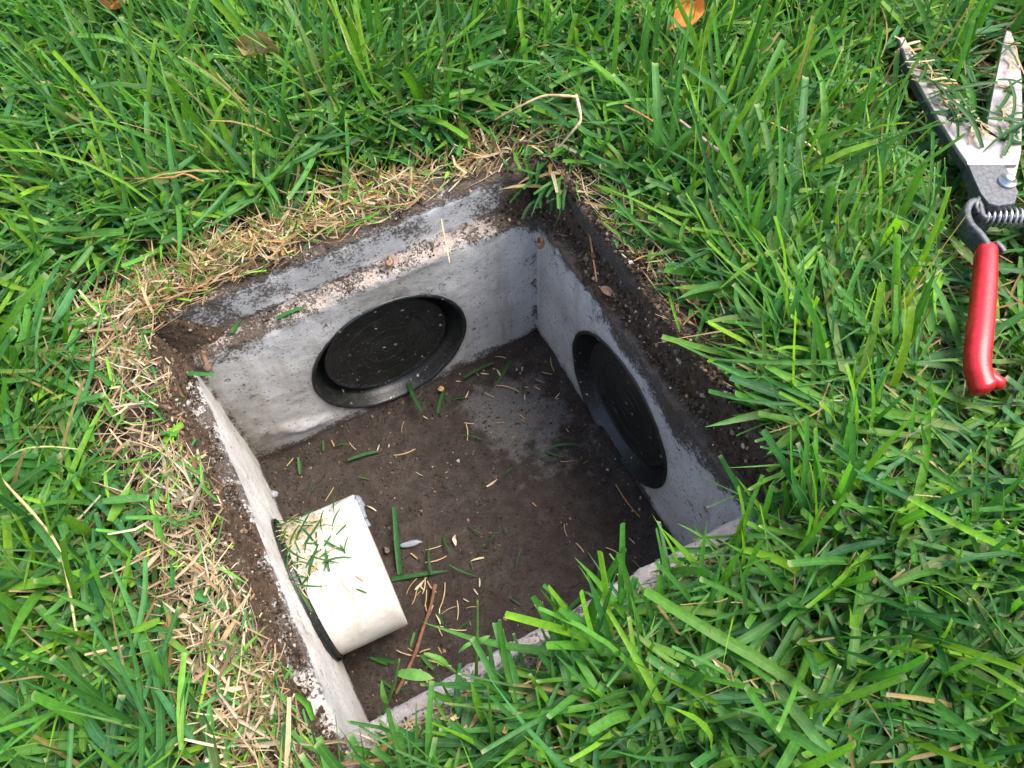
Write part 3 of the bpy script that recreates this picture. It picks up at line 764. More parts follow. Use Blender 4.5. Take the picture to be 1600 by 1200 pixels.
add_cr(2600, 2, 0.160, 0.19, 0.030, 0.0002, 0.0014, 0.36, 0.012)
add_cr(1600, 0, 0.152, 0.167, 0.0005, 0.0002, 0.0012, 0.47, 0.001)
add_cr(1500, 0, 0.168, 0.178, RIMH, 0.0002, 0.0014, 0.42, 0.001)
add_cr(3600, 1, 0.168, 0.20, RIMH + 0.001, 0.0002, 0.0019, 0.36, 0.002)
add_cr(1800, 3, 0.168, 0.19, RIMH, 0.0002, 0.0014, 0.42, 0.002)
n = 1500; t = np.abs(rng.normal(0, 0.018, n)); t2 = np.abs(rng.normal(0, 0.018, n))   # packed into the far corner
us.append(0.167 - t * 0.9); vs_.append(0.167 - t2 * 0.9); zs_.append(np.clip(0.030 - 1.1 * (t + t2), -0.004, 0.04) * rng.random(n)); rs_.append(U(0.0003, 0.0016, n))
for sd, cnt, rmax in ((1, 9000, 0.0021), (2, 8000, 0.0019), (0, 2500, 0.0016)):    # clods on the banked soil
    bu, bv, bh = BANK[sd]; okk = np.argwhere(bh > 0.0005); pick = okk[rng.integers(0, len(okk), cnt)]
    i_, j_ = pick[:, 0], pick[:, 1]; us.append(bu[i_, j_] + U(-.0007, .0007, cnt)); vs_.append(bv[i_, j_] + U(-.0007, .0007, cnt)); zs_.append(bh[i_, j_] + 0.0002); rs_.append(0.0003 + (rmax - 0.0003) * rng.random(cnt) ** 4)
u = np.concatenate(us); v = np.concatenate(vs_); m = (np.maximum(np.abs(u), np.abs(v)) > 0.151)
z = np.concatenate(zs_)[m]; r_ = np.concatenate(rs_)[m]
crumbs('soil_crumbs', 'loose dark soil crumbs and grit on the ledge and rim of the box', u[m], v[m], z, r_, soil_cols(m.sum()))
n = 5200; u = U(-0.148, 0.148, n); v = U(-0.148, 0.148, n)
k = (fbm(xy0(u, v), 30, 121, 3) + 0.30 * sstep(0.1, 0.15, np.maximum(np.abs(u), np.abs(v)))) > 0.52
u, v = u[k], v[k]
crumbs('mud_grit', 'dark grit scattered over the muddy floor of the box', u, v, mud_z(u, v) + 0.0002, 0.0003 + 0.0014 * rng.random(len(u)) ** 3, soil_cols(len(u)))

# ------------------------------------------------------------------ shears
def poly_plate(name, pix, ztop, thick, mat, parent, org, bevel=0.0008, tilt=None):
    P_ = np.array([at(px, py, ztop) for px, py in pix]) - org
    c_ = P_.mean(0)
    inner = c_ + (P_ - c_) * 0.97
    zt = np.zeros(len(P_)) if tilt is None else np.array([tilt(p + org) for p in P_])
    def lvl(Q, dz): R_ = Q.copy(); R_[:, 2] = P_[:, 2] + zt + dz; return R_
    mid = np.repeat(np.array([[c_[0], c_[1], P_[0, 2] + zt.mean()]]), len(P_), 0)
    p_ = Patches(); p_.grid(np.array([mid, lvl(inner, 0), lvl(P_, -bevel), lvl(P_, -thick), mid - np.array([0, 0, thick])]), closed_j=True)
    me = p_.mesh(name, smooth=False, merge=0.000005)
    return obj(name, me, mat, parent)
def dense(pix, k=5):
    out = []
    for i in range(len(pix)):
        a_, b_ = pix[i], pix[(i + 1) % len(pix)]
        for j in range(k): out.append((a_[0] + (b_[0] - a_[0]) * j / k, a_[1] + (b_[1] - a_[1]) * j / k))
    return out
org = at(1560, 285, 0.045)
shears = thing('grass_shears', tuple(org), 0, 'open grass shears with red handle and cut grass on the blades', 'shears')
ZB1, ZB2 = 0.0760, 0.0725
poly_plate('blade', dense([(1404, 58), (1412, 56), (1421, 78), (1446, 104), (1470, 130), (1496, 160), (1520, 188), (1540, 208), (1575, 225), (1590, 256), (1513, 256), (1500, 238), (1468, 188), (1436, 132), (1416, 92)]), ZB1, 0.0032, M_STEEL, shears, org)
poly_plate('blade_spine', dense([(1405, 60), (1412, 62), (1440, 108), (1480, 160), (1520, 205), (1575, 235), (1585, 255), (1512.5, 255), (1499, 238), (1467, 188), (1435, 132), (1415, 92)]), ZB1 - 0.0034, 0.0095, M_BLACK, shears, org)
poly_plate('blade', dense([(1573, 46), (1580, 48), (1590, 75), (1597, 121), (1598, 180), (1596, 240), (1586, 284), (1560, 270), (1538, 230), (1540, 208), (1550, 152), (1562, 93), (1569, 60)]), ZB2, 0.0030, M_STEEL, shears, org)
poly_plate('pivot_plate', dense([(1512.5, 256.6), (1570, 257), (1584, 282), (1592, 300), (1586, 318), (1560, 322), (1545, 318), (1532, 302), (1522, 280)]), ZB1 - 0.0004, 0.012, M_BLACK, shears, org)
def part_tube(name, pix, zs, sec, mat, n=40, parent=None, smooth=True, caps=True):
    pts = np.array([at(px, py, z) for (px, py), z in zip(pix, zs)]) - org
    path = spline(pts, n); T_ = sweep(path, sec)
    if caps: T_ = capped(T_)
    p_ = Patches(); p_.grid(T_, closed_j=True)
    return obj(name, p_.mesh(name, smooth=smooth, merge=0.000005), mat, parent or shears)
def rrect(w, h, rnd=0.35, k=24):                  # rounded box section, top at 0, going down h
    a_ = np.linspace(0, 2 * np.pi, k, endpoint=False)
    e = 0.5
    cx_ = np.sign(np.cos(a_)) * np.abs(np.cos(a_)) ** e; cy_ = np.sign(np.sin(a_)) * np.abs(np.sin(a_)) ** e
    return np.stack([cx_ * w / 2, cy_ * h / 2 - h / 2], -1)
neck_px = [(1556, 336), (1541, 336), (1536, 328), (1534, 317), (1526, 311), (1517, 316), (1513, 330), (1519, 347), (1532, 361), (1542, 374), (1547, 388), (1545, 410)]
neck = part_tube('handle', neck_px, [0.068, 0.069, 0.071, 0.073, 0.074, 0.0745, 0.0745, 0.0745, 0.0745, 0.0745, 0.0742, 0.073], lambda t: rrect(0.0058, 0.017), M_BLACK, 70)
def grip_sec(t):
    w = 0.0140 + 0.0022 * math.sin(math.pi * min(t * 1.05, 1)); h = 0.0165
    if t < 0.05: f = math.sqrt(max(0.0, 1 - ((0.05 - t) / 0.05) ** 2)) * 0.25 + 0.75; w *= f; h *= f
    if t > 0.90: f = math.sqrt(max(0.02, 1 - ((t - 0.90) / 0.10) ** 2)); w *= f; h *= f
    if t > 0.78: w *= 1 + 0.22 * math.exp(-((t - 0.90) / 0.06) ** 2)
    c = circ(28); e = np.sign(c) * np.abs(c) ** 0.85
    return np.stack([e[:, 0] * w / 2, e[:, 1] * h / 2], -1)
grip_px = [(1541, 386), (1539, 430), (1535, 480), (1530, 530), (1527, 570), (1534, 598), (1544, 614)]
part_tube('grip', grip_px, [0.0665, 0.067, 0.067, 0.067, 0.066, 0.065, 0.064], grip_sec, M_RED, 60, parent=neck)
# heel of the grip
heel_px = [(1528, 578), (1542, 590), (1556, 597), (1567, 598)]
part_tube('grip_heel', heel_px, [0.064, 0.065, 0.066, 0.066], lambda t: circ(20) * np.array([0.0062, 0.0070]) * (1 - 0.45 * t ** 2), M_RED, 20, parent=neck)
# the other arm, mostly out of the picture, mirrored about the tool's axis
axis0 = np.array([*at(1572, 290, 0.07)[:2]]); axd = np.array([0.10, 1.0]); axd /= np.linalg.norm(axd)
def mirror_xy(p):
    d = p[:2] - axis0; para = axd * (d @ axd); return np.array([*(axis0 + 2 * para - d), p[2]])
def mirrored(name, pix, zs, sec, mat, n, parent=None):
    pts = np.array([mirror_xy(at(px, py, z)) for (px, py), z in zip(pix, zs)]) - org
    p_ = Patches(); p_.grid(capped(sweep(spline(pts, n), sec)), closed_j=True)
    return obj(name, p_.mesh(name, merge=0.000005), mat, parent or shears)
neck2 = mirrored('handle', neck_px, [0.066, 0.067, 0.068, 0.069, 0.07, 0.07, 0.07, 0.07, 0.07, 0.07, 0.07, 0.07], lambda t: rrect(0.0058, 0.017), M_BLACK, 70)
mirrored('grip', grip_px, [0.063] * 7, grip_sec, M_RED, 60, neck2)
mirrored('grip_heel', heel_px, [0.062] * 4, lambda t: circ(20) * np.array([0.0062, 0.0070]) * (1 - 0.45 * t ** 2), M_RED, 20, neck2)
# volute spring between the arms
pa = at(1538, 340, 0.064); pbm = mirror_xy(pa); pbm[2] = 0.064
d = pbm - pa; Ls = np.linalg.norm(d); d = d / Ls; sdir = np.cross(d, [0, 0, 1]); sdir /= np.linalg.norm(sdir); updir = np.cross(sdir, d)
turns = 10; tt = np.linspace(0, 1, turns * 20)
rad = 0.0048 + 0.0018 * np.sin(np.pi * tt)
hel = pa + d * (tt * Ls)[:, None] + sdir * (rad * np.cos(tt * turns * 6.2832))[:, None] + updir * (rad * np.sin(tt * turns * 6.2832))[:, None] - org
T_ = sweep(hel, lambda t: circ(8) * 0.00105, up=d + 0.01); pz = Patches(); pz.grid(capped(T_), closed_j=True)
obj('spring', pz.mesh('spring', merge=0.000005), M_WIRE, shears)
core = pa + d * (np.linspace(0.02, 0.98, 14) * Ls)[:, None] - org
pz = Patches(); pz.grid(capped(sweep(core, lambda t: circ(14) * 0.0034)), closed_j=True)
obj('spring_core', pz.mesh('spring_core', merge=0.000005), M_BLACK, shears)
# pivot bolt with its washer
pc = at(1574, 284, ZB1) - org
L_ = lathe([(0.0001, 0.0052), (0.0030, 0.0052), (0.0036, 0.0046), (0.0036, 0.0016), (0.0062, 0.0015), (0.0066, 0.0008), (0.0066, -0.004)], 24)
pz = Patches(); pz.grid(L_ + pc, closed_i=True)
obj('pivot_bolt', pz.mesh('pivot_bolt', merge=0.000005), M_WIRE, shears)
# locking catch
part_tube('catch', [(1537, 300), (1531, 308), (1527, 320), (1531, 332)], [0.072, 0.074, 0.073, 0.070], lambda t: rrect(0.0032, 0.006), M_BLACK, 16)
part_tube('catch', [(1558, 376), (1566, 384), (1572, 392)], [0.068, 0.068, 0.067], lambda t: rrect(0.004, 0.006), M_BLACK, 12)

# ------------------------------------------------------------------ loose cut blades, each its own thing
def one_blade(name, L, W, bend, sway, tip, c0, c1, fold=0.22, rows=6, lift=0.0):
    f = lambda q: np.array([q], float)
    C, X, F, col, qd = blade_arrays(np.zeros((1, 3)) - np.array([[L / 2, 0, 0]]), f(0), f(math.pi / 2 - lift), f(bend), f(L), f(W), f(0.15), f(sway), f(tip), np.array([c0], float), np.array([c1], float), rows=rows, fold=fold)
    X = X[0]; X[:, 2] -= X[:, 2].min()
    return mesh_np(name, X, qd, col[0])
CL_G = [one_blade('green_clipping', L, W, b, s_, t, np.array(c) * 0.9, c) for L, W, b, s_, t, c in
        [(0.022, .0026, .2, .2, 1, (.038, .14, .036)), (0.034, .0028, .6, -.5, 1, (.035, .12, .034)), (0.016, .003, -.1, .1, 1, (.05, .17, .04)),
         (0.028, .0023, .7, .6, 0, (.045, .15, .03)), (0.042, .0026, .5, .35, 0, (.036, .13, .034)), (0.012, .0026, 0, 0, 1, (.08, .25, .05))]]
CL_S = [one_blade('straw_clipping', L, W, b, s_, t, c, c, 0.3) for L, W, b, s_, t, c in
        [(0.013, .0013, .2, .3, 1, (.5, .36, .18)), (0.020, .0011, .4, -.5, 1, (.56, .44, .24)), (0.009, .0017, 0, .1, 1, (.42, .25, .10)),
         (0.015, .0022, .3, .3, 0, (.6, .5, .32)), (0.026, .0012, .2, .6, 1, (.48, .33, .16)), (0.007, .0012, .1, 0, 1, (.62, .54, .4))]]
def surf_quat(nrm, spin, wob=0.16):
    nrm = np.array(nrm, float) + np.array([random.gauss(0, wob), random.gauss(0, wob), 0])
    q = Vector(nrm).to_track_quat('Z', 'Y'); return (q @ Matrix.Rotation(spin, 3, 'Z').to_quaternion())
def clip(kind, me, loc, spin, nrm=(0, 0, 1), scale=1.0, mat=None, label=None, group=None):
    o = bpy.data.objects.new(kind, me); COL.objects.link(o)
    if not me.materials: me.materials.append(mat or (M_GRASS if 'green' in kind else M_STRAW))
    o.location = tuple(loc); o.rotation_mode = 'QUATERNION'; o.rotation_quaternion = surf_quat(nrm, spin); o.scale = (scale,) * 3
    tag(o, label, 'clipping', group); return o
def mud_at(px, py, lift=0.0012):
    p = at(px, py, FLOORZ); u, v = to_b(p[0], p[1]); z = float(mud_z(np.array([u]), np.array([v]))[0])
    return at(px, py, z + lift)
def pix_pair(a, b, zfn):                        # centre, heading and length between two photo points
    p, q = zfn(*a), zfn(*b); d = q - p
    return (p + q) / 2, math.atan2(d[1], d[0]), float(np.hypot(d[0], d[1]))
def place(u, v):
    if u < 0.0 and v < -0.03: return 'near the pipe mouth and near wall'
    if v > 0.06: return 'along the foot of the far wall'
    if u > 0.05: return 'along the foot of the right wall'
    return 'in the middle of the floor'
for a_, b_ in (((455, 735), (482, 722)), ((560, 735), (575, 690)), ((673, 612), (705, 645)), ((600, 635), (675, 610)), ((705, 600), (790, 560)), ((770, 595), (808, 572)),
               ((870, 715), (890, 675)), ((855, 720), (878, 705)), ((640, 880), (690, 878)), ((733, 888), (742, 880)), ((800, 885), (816, 870)), ((735, 835), (745, 830)),
               ((760, 850), (778, 845)), ((795, 945), (815, 935)), ((928, 880), (930, 935)), ((680, 975), (698, 960)), ((880, 950), (925, 930)), ((640, 1010), (650, 990)),
               ((592, 1050), (612, 1015)), ((660, 1050), (676, 1020)), ((575, 745), (562, 752)), ((500, 690), (512, 705)), ((600, 1090), (618, 1052)), ((618, 1100), (640, 1060)), ((585, 1020), (600, 1046))):
    c_, h_, L_ = pix_pair(a_, b_, mud_at); me = random.choice(CL_G)
    xs_ = [v_.co.x for v_ in me.vertices]; c_[2] += 0.0008
    clip('green_clipping', me, c_, h_, scale=max(0.5, min(1.55, L_ / (max(xs_) - min(xs_)))), label='cut green grass blade on the mud ' + place(*to_b(c_[0], c_[1])), group='green clippings on the mud ' + place(*to_b(c_[0], c_[1])))
for i in range(14):
    for _ in range(9):
        px, py = random.uniform(430, 1020), random.uniform(580, 1080)
        p = mud_at(px, py); u, v = to_b(p[0], p[1])
        if abs(u) < 0.142 and abs(v) < 0.142 and not (u < -0.075 and abs(v - PV) < 0.07): break
    else: continue
    clip('green_clipping', random.choice(CL_G[2:] if i % 3 else CL_G), p, random.uniform(0, 6.28), scale=random.uniform(0.35, 0.8), label='cut green grass blade on the mud ' + place(u, v), group='green clippings on the mud ' + place(u, v))
for i in range(95):
    for _ in range(30):
        if i < 40: px, py = random.gauss(665, 28), random.gauss(985, 60)
        elif i < 60: px, py = random.gauss(820, 50), random.gauss(600, 35)
        else: px, py = random.uniform(430, 1030), random.uniform(570, 1090)
        p = mud_at(px, py); u, v = to_b(p[0], p[1])
        if abs(u) < 0.144 and abs(v) < 0.144 and not (u < -0.075 and abs(v - PV) < 0.066): break
    else: continue
    clip('straw_clipping', random.choice(CL_S), p, random.uniform(0, 6.28), scale=random.uniform(0.4, 1.0), label='pale straw clipping on the mud ' + place(u, v), group='straw clippings on the mud ' + place(u, v))
# on the pipe
for i in range(170):
    x = abs(random.gauss(0.0, 0.021)) + 0.003
    if x > 0.052: continue
    th = random.uniform(-0.15, 0.80) if random.random() < 0.8 else random.uniform(-0.7, 0.9)
    nrm = PSD * math.sin(th) + np.array([0, 0, math.cos(th)]); green = i % 3 == 0
    clip('green_clipping' if green else 'straw_clipping', random.choice(CL_G) if green else random.choice(CL_S), pipe_pt(x, th, 0.0005 + 0.005 * random.random() * (x < 0.025)),
         random.uniform(0, 6.28), nrm, random.uniform(0.45, 0.9), label='green grass clipping stuck on the white pipe' if green else 'dry straw clipping stuck on the white pipe',
         group='green clippings on the pipe' if green else 'straw clippings on the pipe')
# on the shear blades
spots = []
for i in range(82):
    t = random.random() ** 0.8; side_ = random.uniform(-1, 1)
    cx_ = 1414 + (1530 - 1414) * t; cy_ = 70 + (215 - 70) * t; w_ = 4 + 13 * t
    spots.append((cx_ + side_ * w_ * 0.8, cy_ - side_ * w_ * 0.6, ZB1))
for i in range(50):
    t = random.random(); spots.append((1578 + random.uniform(-1, 1) * (6 + 14 * t), 66 + 170 * t, ZB2))
for i, (px, py, z) in enumerate(spots):
    green = i % 5 < 2
    clip('green_clipping' if green else 'straw_clipping', random.choice(CL_G) if green else random.choice(CL_S), at(px, py, z + 0.0008 + 0.0022 * random.random()), random.uniform(0, 6.28),
         scale=random.uniform(0.7, 1.45), label=('green grass clipping' if green else 'tan straw clipping') + (' stuck on the left shear blade' if i < 82 else ' stuck on the right shear blade'),
         group=('green' if green else 'straw') + (' clippings on the left shear blade' if i < 82 else ' clippings on the right shear blade'))
# long cut blades one can point to
def long_blade(name, a_, b_, W, label, zfn=mud_at, col=(.05, .19, .045), bend=0.25, dz=(0, 0), tip=1, cat='grass blade', mat=None):
    p = zfn(*a_).copy(); q = zfn(*b_).copy(); p[2] += dz[0]; q[2] += dz[1]
    d = q - p; L = float(np.linalg.norm(d)); up = np.array([0, 0, 1.0]); s_ = np.cross(up, d / L); s_ /= max(np.linalg.norm(s_), 1e-6); w_ = np.cross(d / L, s_)
    t = np.linspace(0, 1, 9)[:, None]
    path = t * d + (np.sin(np.pi * t) * bend * L * 0.15) * w_
    wid = W / 2 * (np.clip(1 - np.clip((t - 0.6) / 0.4, 0, 1) ** 2 * (1 - tip), 0.05, 1)) * (0.8 + 0.2 * np.sin(np.pi * np.clip(t + 0.2, 0, 1)))
    X = np.stack([path - s_ * wid, path - w_ * wid * 0.3, path + s_ * wid], 1)
    b = np.arange(27).reshape(9, 3); qd = np.stack([b[:-1, :-1], b[:-1, 1:], b[1:, 1:], b[1:, :-1]], -1).reshape(-1, 4)
    cc = np.ones((27, 3)) * np.array(col); cc[1::3] *= 1.1
    o = obj(name, mesh_np(name, X.reshape(-1, 3), qd, cc), mat or M_GRASS, label=label, cat=cat); o.location = tuple(p); return o
long_blade('cut_grass_blade', (625, 898), (619, 800), 0.0048, 'long dark green cut blade standing up beside the pipe mouth', dz=(0.001, 0.012), col=(.03, .13, .03))
long_blade('cut_grass_blade', (612, 906), (700, 893), 0.0040, 'long green cut blade lying crosswise beside the pipe mouth', dz=(0.001, 0.002), tip=0, col=(.035, .14, .035))
rim_at = lambda px, py: at(px, py, RIMH + 0.004)
led_at = lambda px, py: at(px, py, 0.003)
long_blade('cut_grass_blade', (432, 497), (480, 478), 0.0034, 'green cut blade on the far ledge left of the large plug', led_at, tip=0)
long_blade('cut_grass_blade', (362, 520), (384, 488), 0.0036, 'short green cut blade on the far ledge near the left corner', led_at)
long_blade('cut_grass_blade', (296, 588), (336, 588), 0.0036, 'green cut blade bridging the left corner of the box', led_at, dz=(0.004, 0.002))
long_blade('dry_straw_piece', (682, 315), (702, 405), 0.0012, 'straight pale straw hanging over the far rim of the box', led_at, col=(.6, .48, .26), dz=(0.040, -0.004), cat='straw', mat=M_STRAW)
long_blade('dry_straw_piece', (540, 372), (550, 412), 0.0022, 'thick pale straw stub on the far ledge', led_at, col=(.62, .5, .3), dz=(0.030, 0.0), cat='straw', mat=M_STRAW)
long_blade('dry_straw_piece', (905, 340), (932, 445), 0.0015, 'orange brown dry stem trailing over the right ledge', led_at, col=(.42, .22, .08), dz=(0.036, 0.004), cat='straw', mat=M_STRAW)
long_blade('dry_straw_piece', (1090, 503), (1050, 566), 0.0018, 'thin straw leaning across the right rim', led_at, col=(.55, .46, .24), dz=(0.042, 0.004), cat='straw', mat=M_STRAW)
long_blade('cut_grass_blade', (1020, 532), (1036, 556), 0.0028, 'small green cut blade on the right ledge', led_at, col=(.08, .25, .05))
long_blade('cut_grass_blade', (840, 232), (826, 318), 0.0042, 'single green blade hanging over the far corner of the rim', led_at, dz=(0.062, 0.030), col=(.05, .2, .05), tip=0, bend=-0.3)

# tuft hanging in the far corner
n = 95
u = 0.156 + 0.036 * rng.random(n); v = 0.186 - 0.06 * rng.random(n) ** 1.4; x, y = to_w(u, v)
root = np.stack([x, y, U(0.012, 0.044, n)], -1)
az = rng.normal(-1.75, 0.75, n); c1 = green_cols(n, U(0, .5, n)) * 0.8; dr = rng.random(n) < 0.3; c1[dr] = straw_cols(dr.sum())
C, X, F, col, qd = blade_arrays(root, az, U(0.7, 1.5, n), U(0.5, 1.4, n), U(0.018, 0.045, n), U(0.0018, 0.0036, n), rng.normal(0, .5, n), rng.normal(0, .4, n), (rng.random(n) < .6) * 1.0, c1 * .9, c1, rows=6)
o = obj('grass_tuft', blade_mesh('grass_tuft', X, qd, col), M_GRASS); tag(o, 'drooping green and brown grass tuft over the far corner of the box', 'grass tuft')

# sprouts growing at the near rim
def sprout(name, stem, leaves, label, z0_=RIMH, h=0.05):
    root_ = thing(name, tuple(at(*stem[0], z0_)), 0, label, 'sprout'); b0 = at(*stem[0], z0_)
    pts = np.array([at(px, py, z0_ + h * i / (len(stem) - 1)) for i, (px, py) in enumerate(stem)]) - b0
    T_ = sweep(spline(pts, 16), lambda t: circ(6) * (0.0011 * (1 - 0.5 * t)), up=(0.3, 1, 0.2)); pz = Patches(); pz.grid(capped(T_), np.ones((18, 6, 3)) * np.array((.14, .28, .06)), closed_j=True)
    obj('stem', pz.mesh('sprout_stem', merge=0.000005), M_GRASS, root_)
    for (a_, b_, za, zb, W) in leaves:
        p = at(*a_, z0_ + h * za) - b0; q = at(*b_, z0_ + h * zb) - b0; d = q - p; s_ = np.cross([0, 0, 1.0], d); s_ /= np.linalg.norm(s_); w_ = np.cross(d, s_); w_ /= np.linalg.norm(w_)
        t = np.linspace(0, 1, 9)[:, None]; path = p + d * t + w_ * np.sin(np.pi * t) * 0.003; wid = W / 2 * np.clip(np.sin(np.pi * (0.08 + 0.92 * t)) ** 0.6, 0.04, 1)
        X = np.stack([path - s_ * wid, path - w_ * wid * 0.3, path + s_ * wid], 1); b = np.arange(27).reshape(9, 3)
        qd_ = np.stack([b[:-1, :-1], b[:-1, 1:], b[1:, 1:], b[1:, :-1]], -1).reshape(-1, 4)
        obj('leaf', mesh_np('sprout_leaf', X.reshape(-1, 3), qd_, np.ones((27, 3)) * np.array((.16, .36, .07))), M_GRASS, root_)
sprout('grass_sprout', [(744, 1062), (745, 1020), (746, 975), (746, 938)], [((745, 1008), (766, 993), .45, .55, 0.003), ((745, 1000), (716, 1020), .5, .45, 0.0022)], 'thin upright grass sprout with small side leaves on the near rim')
sprout('grass_sprout', [(598, 1115), (614, 1075), (624, 1030)], [((622, 1052), (678, 1060), .7, .75, 0.0060), ((605, 1100), (596, 1062), .3, .7, 0.003)], 'pale green sprout with one broad leaf at the near corner')
sprout('grass_sprout', [(735, 1075), (705, 1045), (662, 1022)], [((700, 1040), (662, 1020), .5, .9, 0.0042)], 'yellow green sprout leaning left over the near rim', h=0.03)

# ------------------------------------------------------------------ twigs, dry runners, leaves, snails, bits
def twig(name, pix, zs, r0_, r1_, col, label, cat, mat=M_WOOD, kn=0.25, seed=1, side=None):
    pts = np.array([at(px, py, z) for (px, py), z in zip(pix, zs)]); b0 = pts[0]; n = 12 * len(pts)
    path = spline(pts - b0, n); rr = 1 + kn * (vnoise(np.stack([np.linspace(0, 9, n)] * 3, -1), 1.3, seed) - 0.5) * 2
    T_ = sweep(path, lambda t: circ(8) * (r0_ + (r1_ - r0_) * t) * rr[min(n - 1, int(t * (n - 1)))], up=(0.2, 0.3, 1))
    cc = np.ones((n + 2, 8, 3)) * np.array(col) * (0.75 + 0.5 * vnoise(np.stack([np.linspace(0, 20, n + 2)] * 3, -1), 1, seed + 3))[:, None, None]
    pz = Patches(); pz.grid(capped(T_), cc, closed_j=True)
    o = obj(name, pz.mesh(name, merge=0.000005), mat, label=label, cat=cat); o.location = tuple(b0); return o
fz = FLOORZ
twig('twig', [(680, 913), (672, 950), (660, 985), (648, 1022), (630, 1062), (618, 1085)], [fz + .006, fz + .005, fz + .005, fz + .005, fz + .005, fz + .006], 0.0018, 0.0013, (0.17, 0.085, 0.05), 'reddish brown twig lying on the mud beside the pipe', 'twig', seed=4)
twig('twig', [(962, 757), (980, 785), (1000, 808)], [fz + .006, fz + .010, fz + .006], 0.0007, 0.0005, (0.38, 0.22, 0.10), 'thin tan stem bent on the mud below the right plug', 'stem', M_STRAW)
ZG = 0.080
twig('dry_runner', [(772, 188), (815, 165), (850, 150), (885, 150), (902, 152)], [0.062, ZG, ZG + .004, ZG + .004, ZG], 0.0008, 0.0012, (0.46, 0.34, 0.18), 'long arched tan runner above the far corner of the box', 'runner', seed=7)
twig('dry_runner', [(900, 148), (904, 165), (907, 188), (895, 205), (872, 232)], [ZG, ZG, ZG - .004, ZG - .01, 0.055], 0.0015, 0.0009, (0.50, 0.38, 0.24), 'short crooked pale runner bent down behind the far corner', 'runner', seed=8, kn=0.4)
twig('dry_runner', [(-4, 742), (20, 768), (60, 812), (88, 850), (104, 900), (119, 988)], [ZG - .01, ZG, ZG, ZG, ZG - .006, ZG - .016], 0.0009, 0.0008, (0.55, 0.45, 0.22), 'long curved pale straw runner over the grass at far left', 'runner', M_STRAW, seed=9)
twig('dry_runner', [(0, 722), (35, 703), (75, 698), (122, 702)], [ZG - .01, ZG, ZG, ZG - .004], 0.0006, 0.0005, (0.40, 0.42, 0.16), 'thin greenish runner arching above the long straw one', 'runner', M_STRAW, seed=10)
twig('dry_runner', [(1062, 188), (1090, 210), (1112, 228), (1132, 243)], [ZG, ZG, ZG, ZG - .004], 0.0012, 0.0016, (0.36, 0.27, 0.24), 'straight greyish brown dead runner in the grass beyond the box', 'runner', seed=11)
twig('dry_runner', [(1205, 192), (1240, 210), (1268, 230), (1284, 244)], [ZG + .004, ZG + .008, ZG + .004, ZG - .004], 0.0008, 0.0009, (0.55, 0.42, 0.22), 'bent tan straw runner in the bright grass left of the shears', 'runner', M_STRAW, seed=12)
twig('dry_runner', [(175, 279), (230, 279), (270, 277), (288, 272), (318, 284)], [ZG - .008, ZG, ZG, ZG, ZG - .01], 0.0007, 0.0009, (0.42, 0.22, 0.08), 'orange brown runner lying across the grass at upper left', 'runner', M_STRAW, seed=13)
twig('dry_runner', [(975, 165), (1000, 178), (1020, 190)], [ZG, ZG - .002, ZG - .008], 0.0010, 0.0012, (0.42, 0.24, 0.09), 'short orange straw stub beyond the far corner', 'runner', M_STRAW, seed=14)
def dry_leaf(name, c_px, z, L, W, heading, col, label, curl=0.6, seed=1, tilt=(0.2, 0.1)):
    n, m = 15, 9
    t = np.linspace(0, 1, n)[:, None]; s_ = np.linspace(-1, 1, m)[None]
    w = W / 2 * np.sin(np.pi * np.clip(t, 0.02, 0.98)) ** 0.7 * (1 + 0.25 * (vnoise(np.stack([t * 6 + 0 * s_, np.sign(s_) * 3 + 0 * t, 0 * t * s_], -1), 1.2, seed) - 0.5))
    X = np.stack([(t - 0.5) * L + 0 * s_, w * s_, curl * W * (s_ ** 2) * (0.4 + 0.6 * t) + 0.12 * L * np.sin(t * 4 + seed)], -1)
    X = X + (np.stack([vnoise(X, 160, seed + k) for k in range(3)], -1) - 0.5) * 0.0045
    c = np.ones(X.shape) * np.array(col) * (0.6 + 0.8 * fbm(X, 130, seed + 9, 3))[..., None]
    pz = Patches(); pz.grid(X, c)
    o = obj(name, pz.mesh(name), M_DRYLEAF, label=label, cat='leaf'); o.location = tuple(at(*c_px, z)); o.rotation_euler = (tilt[0], tilt[1], heading); return o
dry_leaf('dry_leaf', (172, 8), 0.082, 0.034, 0.024, 1.9, (0.42, 0.20, 0.07), 'orange brown dead leaf in the grass at the upper left edge', seed=21, tilt=(0.5, 0.2))
dry_leaf('dry_leaf', (404, 76), 0.084, 0.042, 0.020, -0.35, (0.30, 0.23, 0.11), 'curled olive brown dead leaf in the grass beyond the box', curl=0.9, seed=23, tilt=(0.5, 0.1))
dry_leaf('dry_leaf', (1066, 24), 0.086, 0.032, 0.024, 0.8, (0.62, 0.24, 0.05), 'bright orange dead leaf in the grass at the top edge', seed=25, tilt=(0.6, -0.2))
dry_leaf('dry_leaf', (951, 458), 0.006, 0.013, 0.007, -0.7, (0.36, 0.22, 0.15), 'small brown dead leaf on the soil of the right ledge', seed=27)
dry_leaf('dry_leaf', (1078, 460), 0.048, 0.022, 0.009, -1.2, (0.42, 0.30, 0.16), 'crumpled tan dead leaf at the grass edge beyond the right rim', seed=28, curl=0.9)
dry_leaf('dry_leaf', (712, 843), FLOORZ + 0.004, 0.012, 0.0035, 1.9, (0.72, 0.58, 0.44), 'pale flat leaf scrap in the middle of the mud', seed=29, curl=0.2, tilt=(0, 0))
dry_leaf('dry_leaf', (687, 607), FLOORZ + 0.007, 0.008, 0.006, 0.6, (0.66, 0.40, 0.18), 'tiny orange leaf scrap on the mud below the large plug', seed=30, curl=0.3, tilt=(0.5, 0))
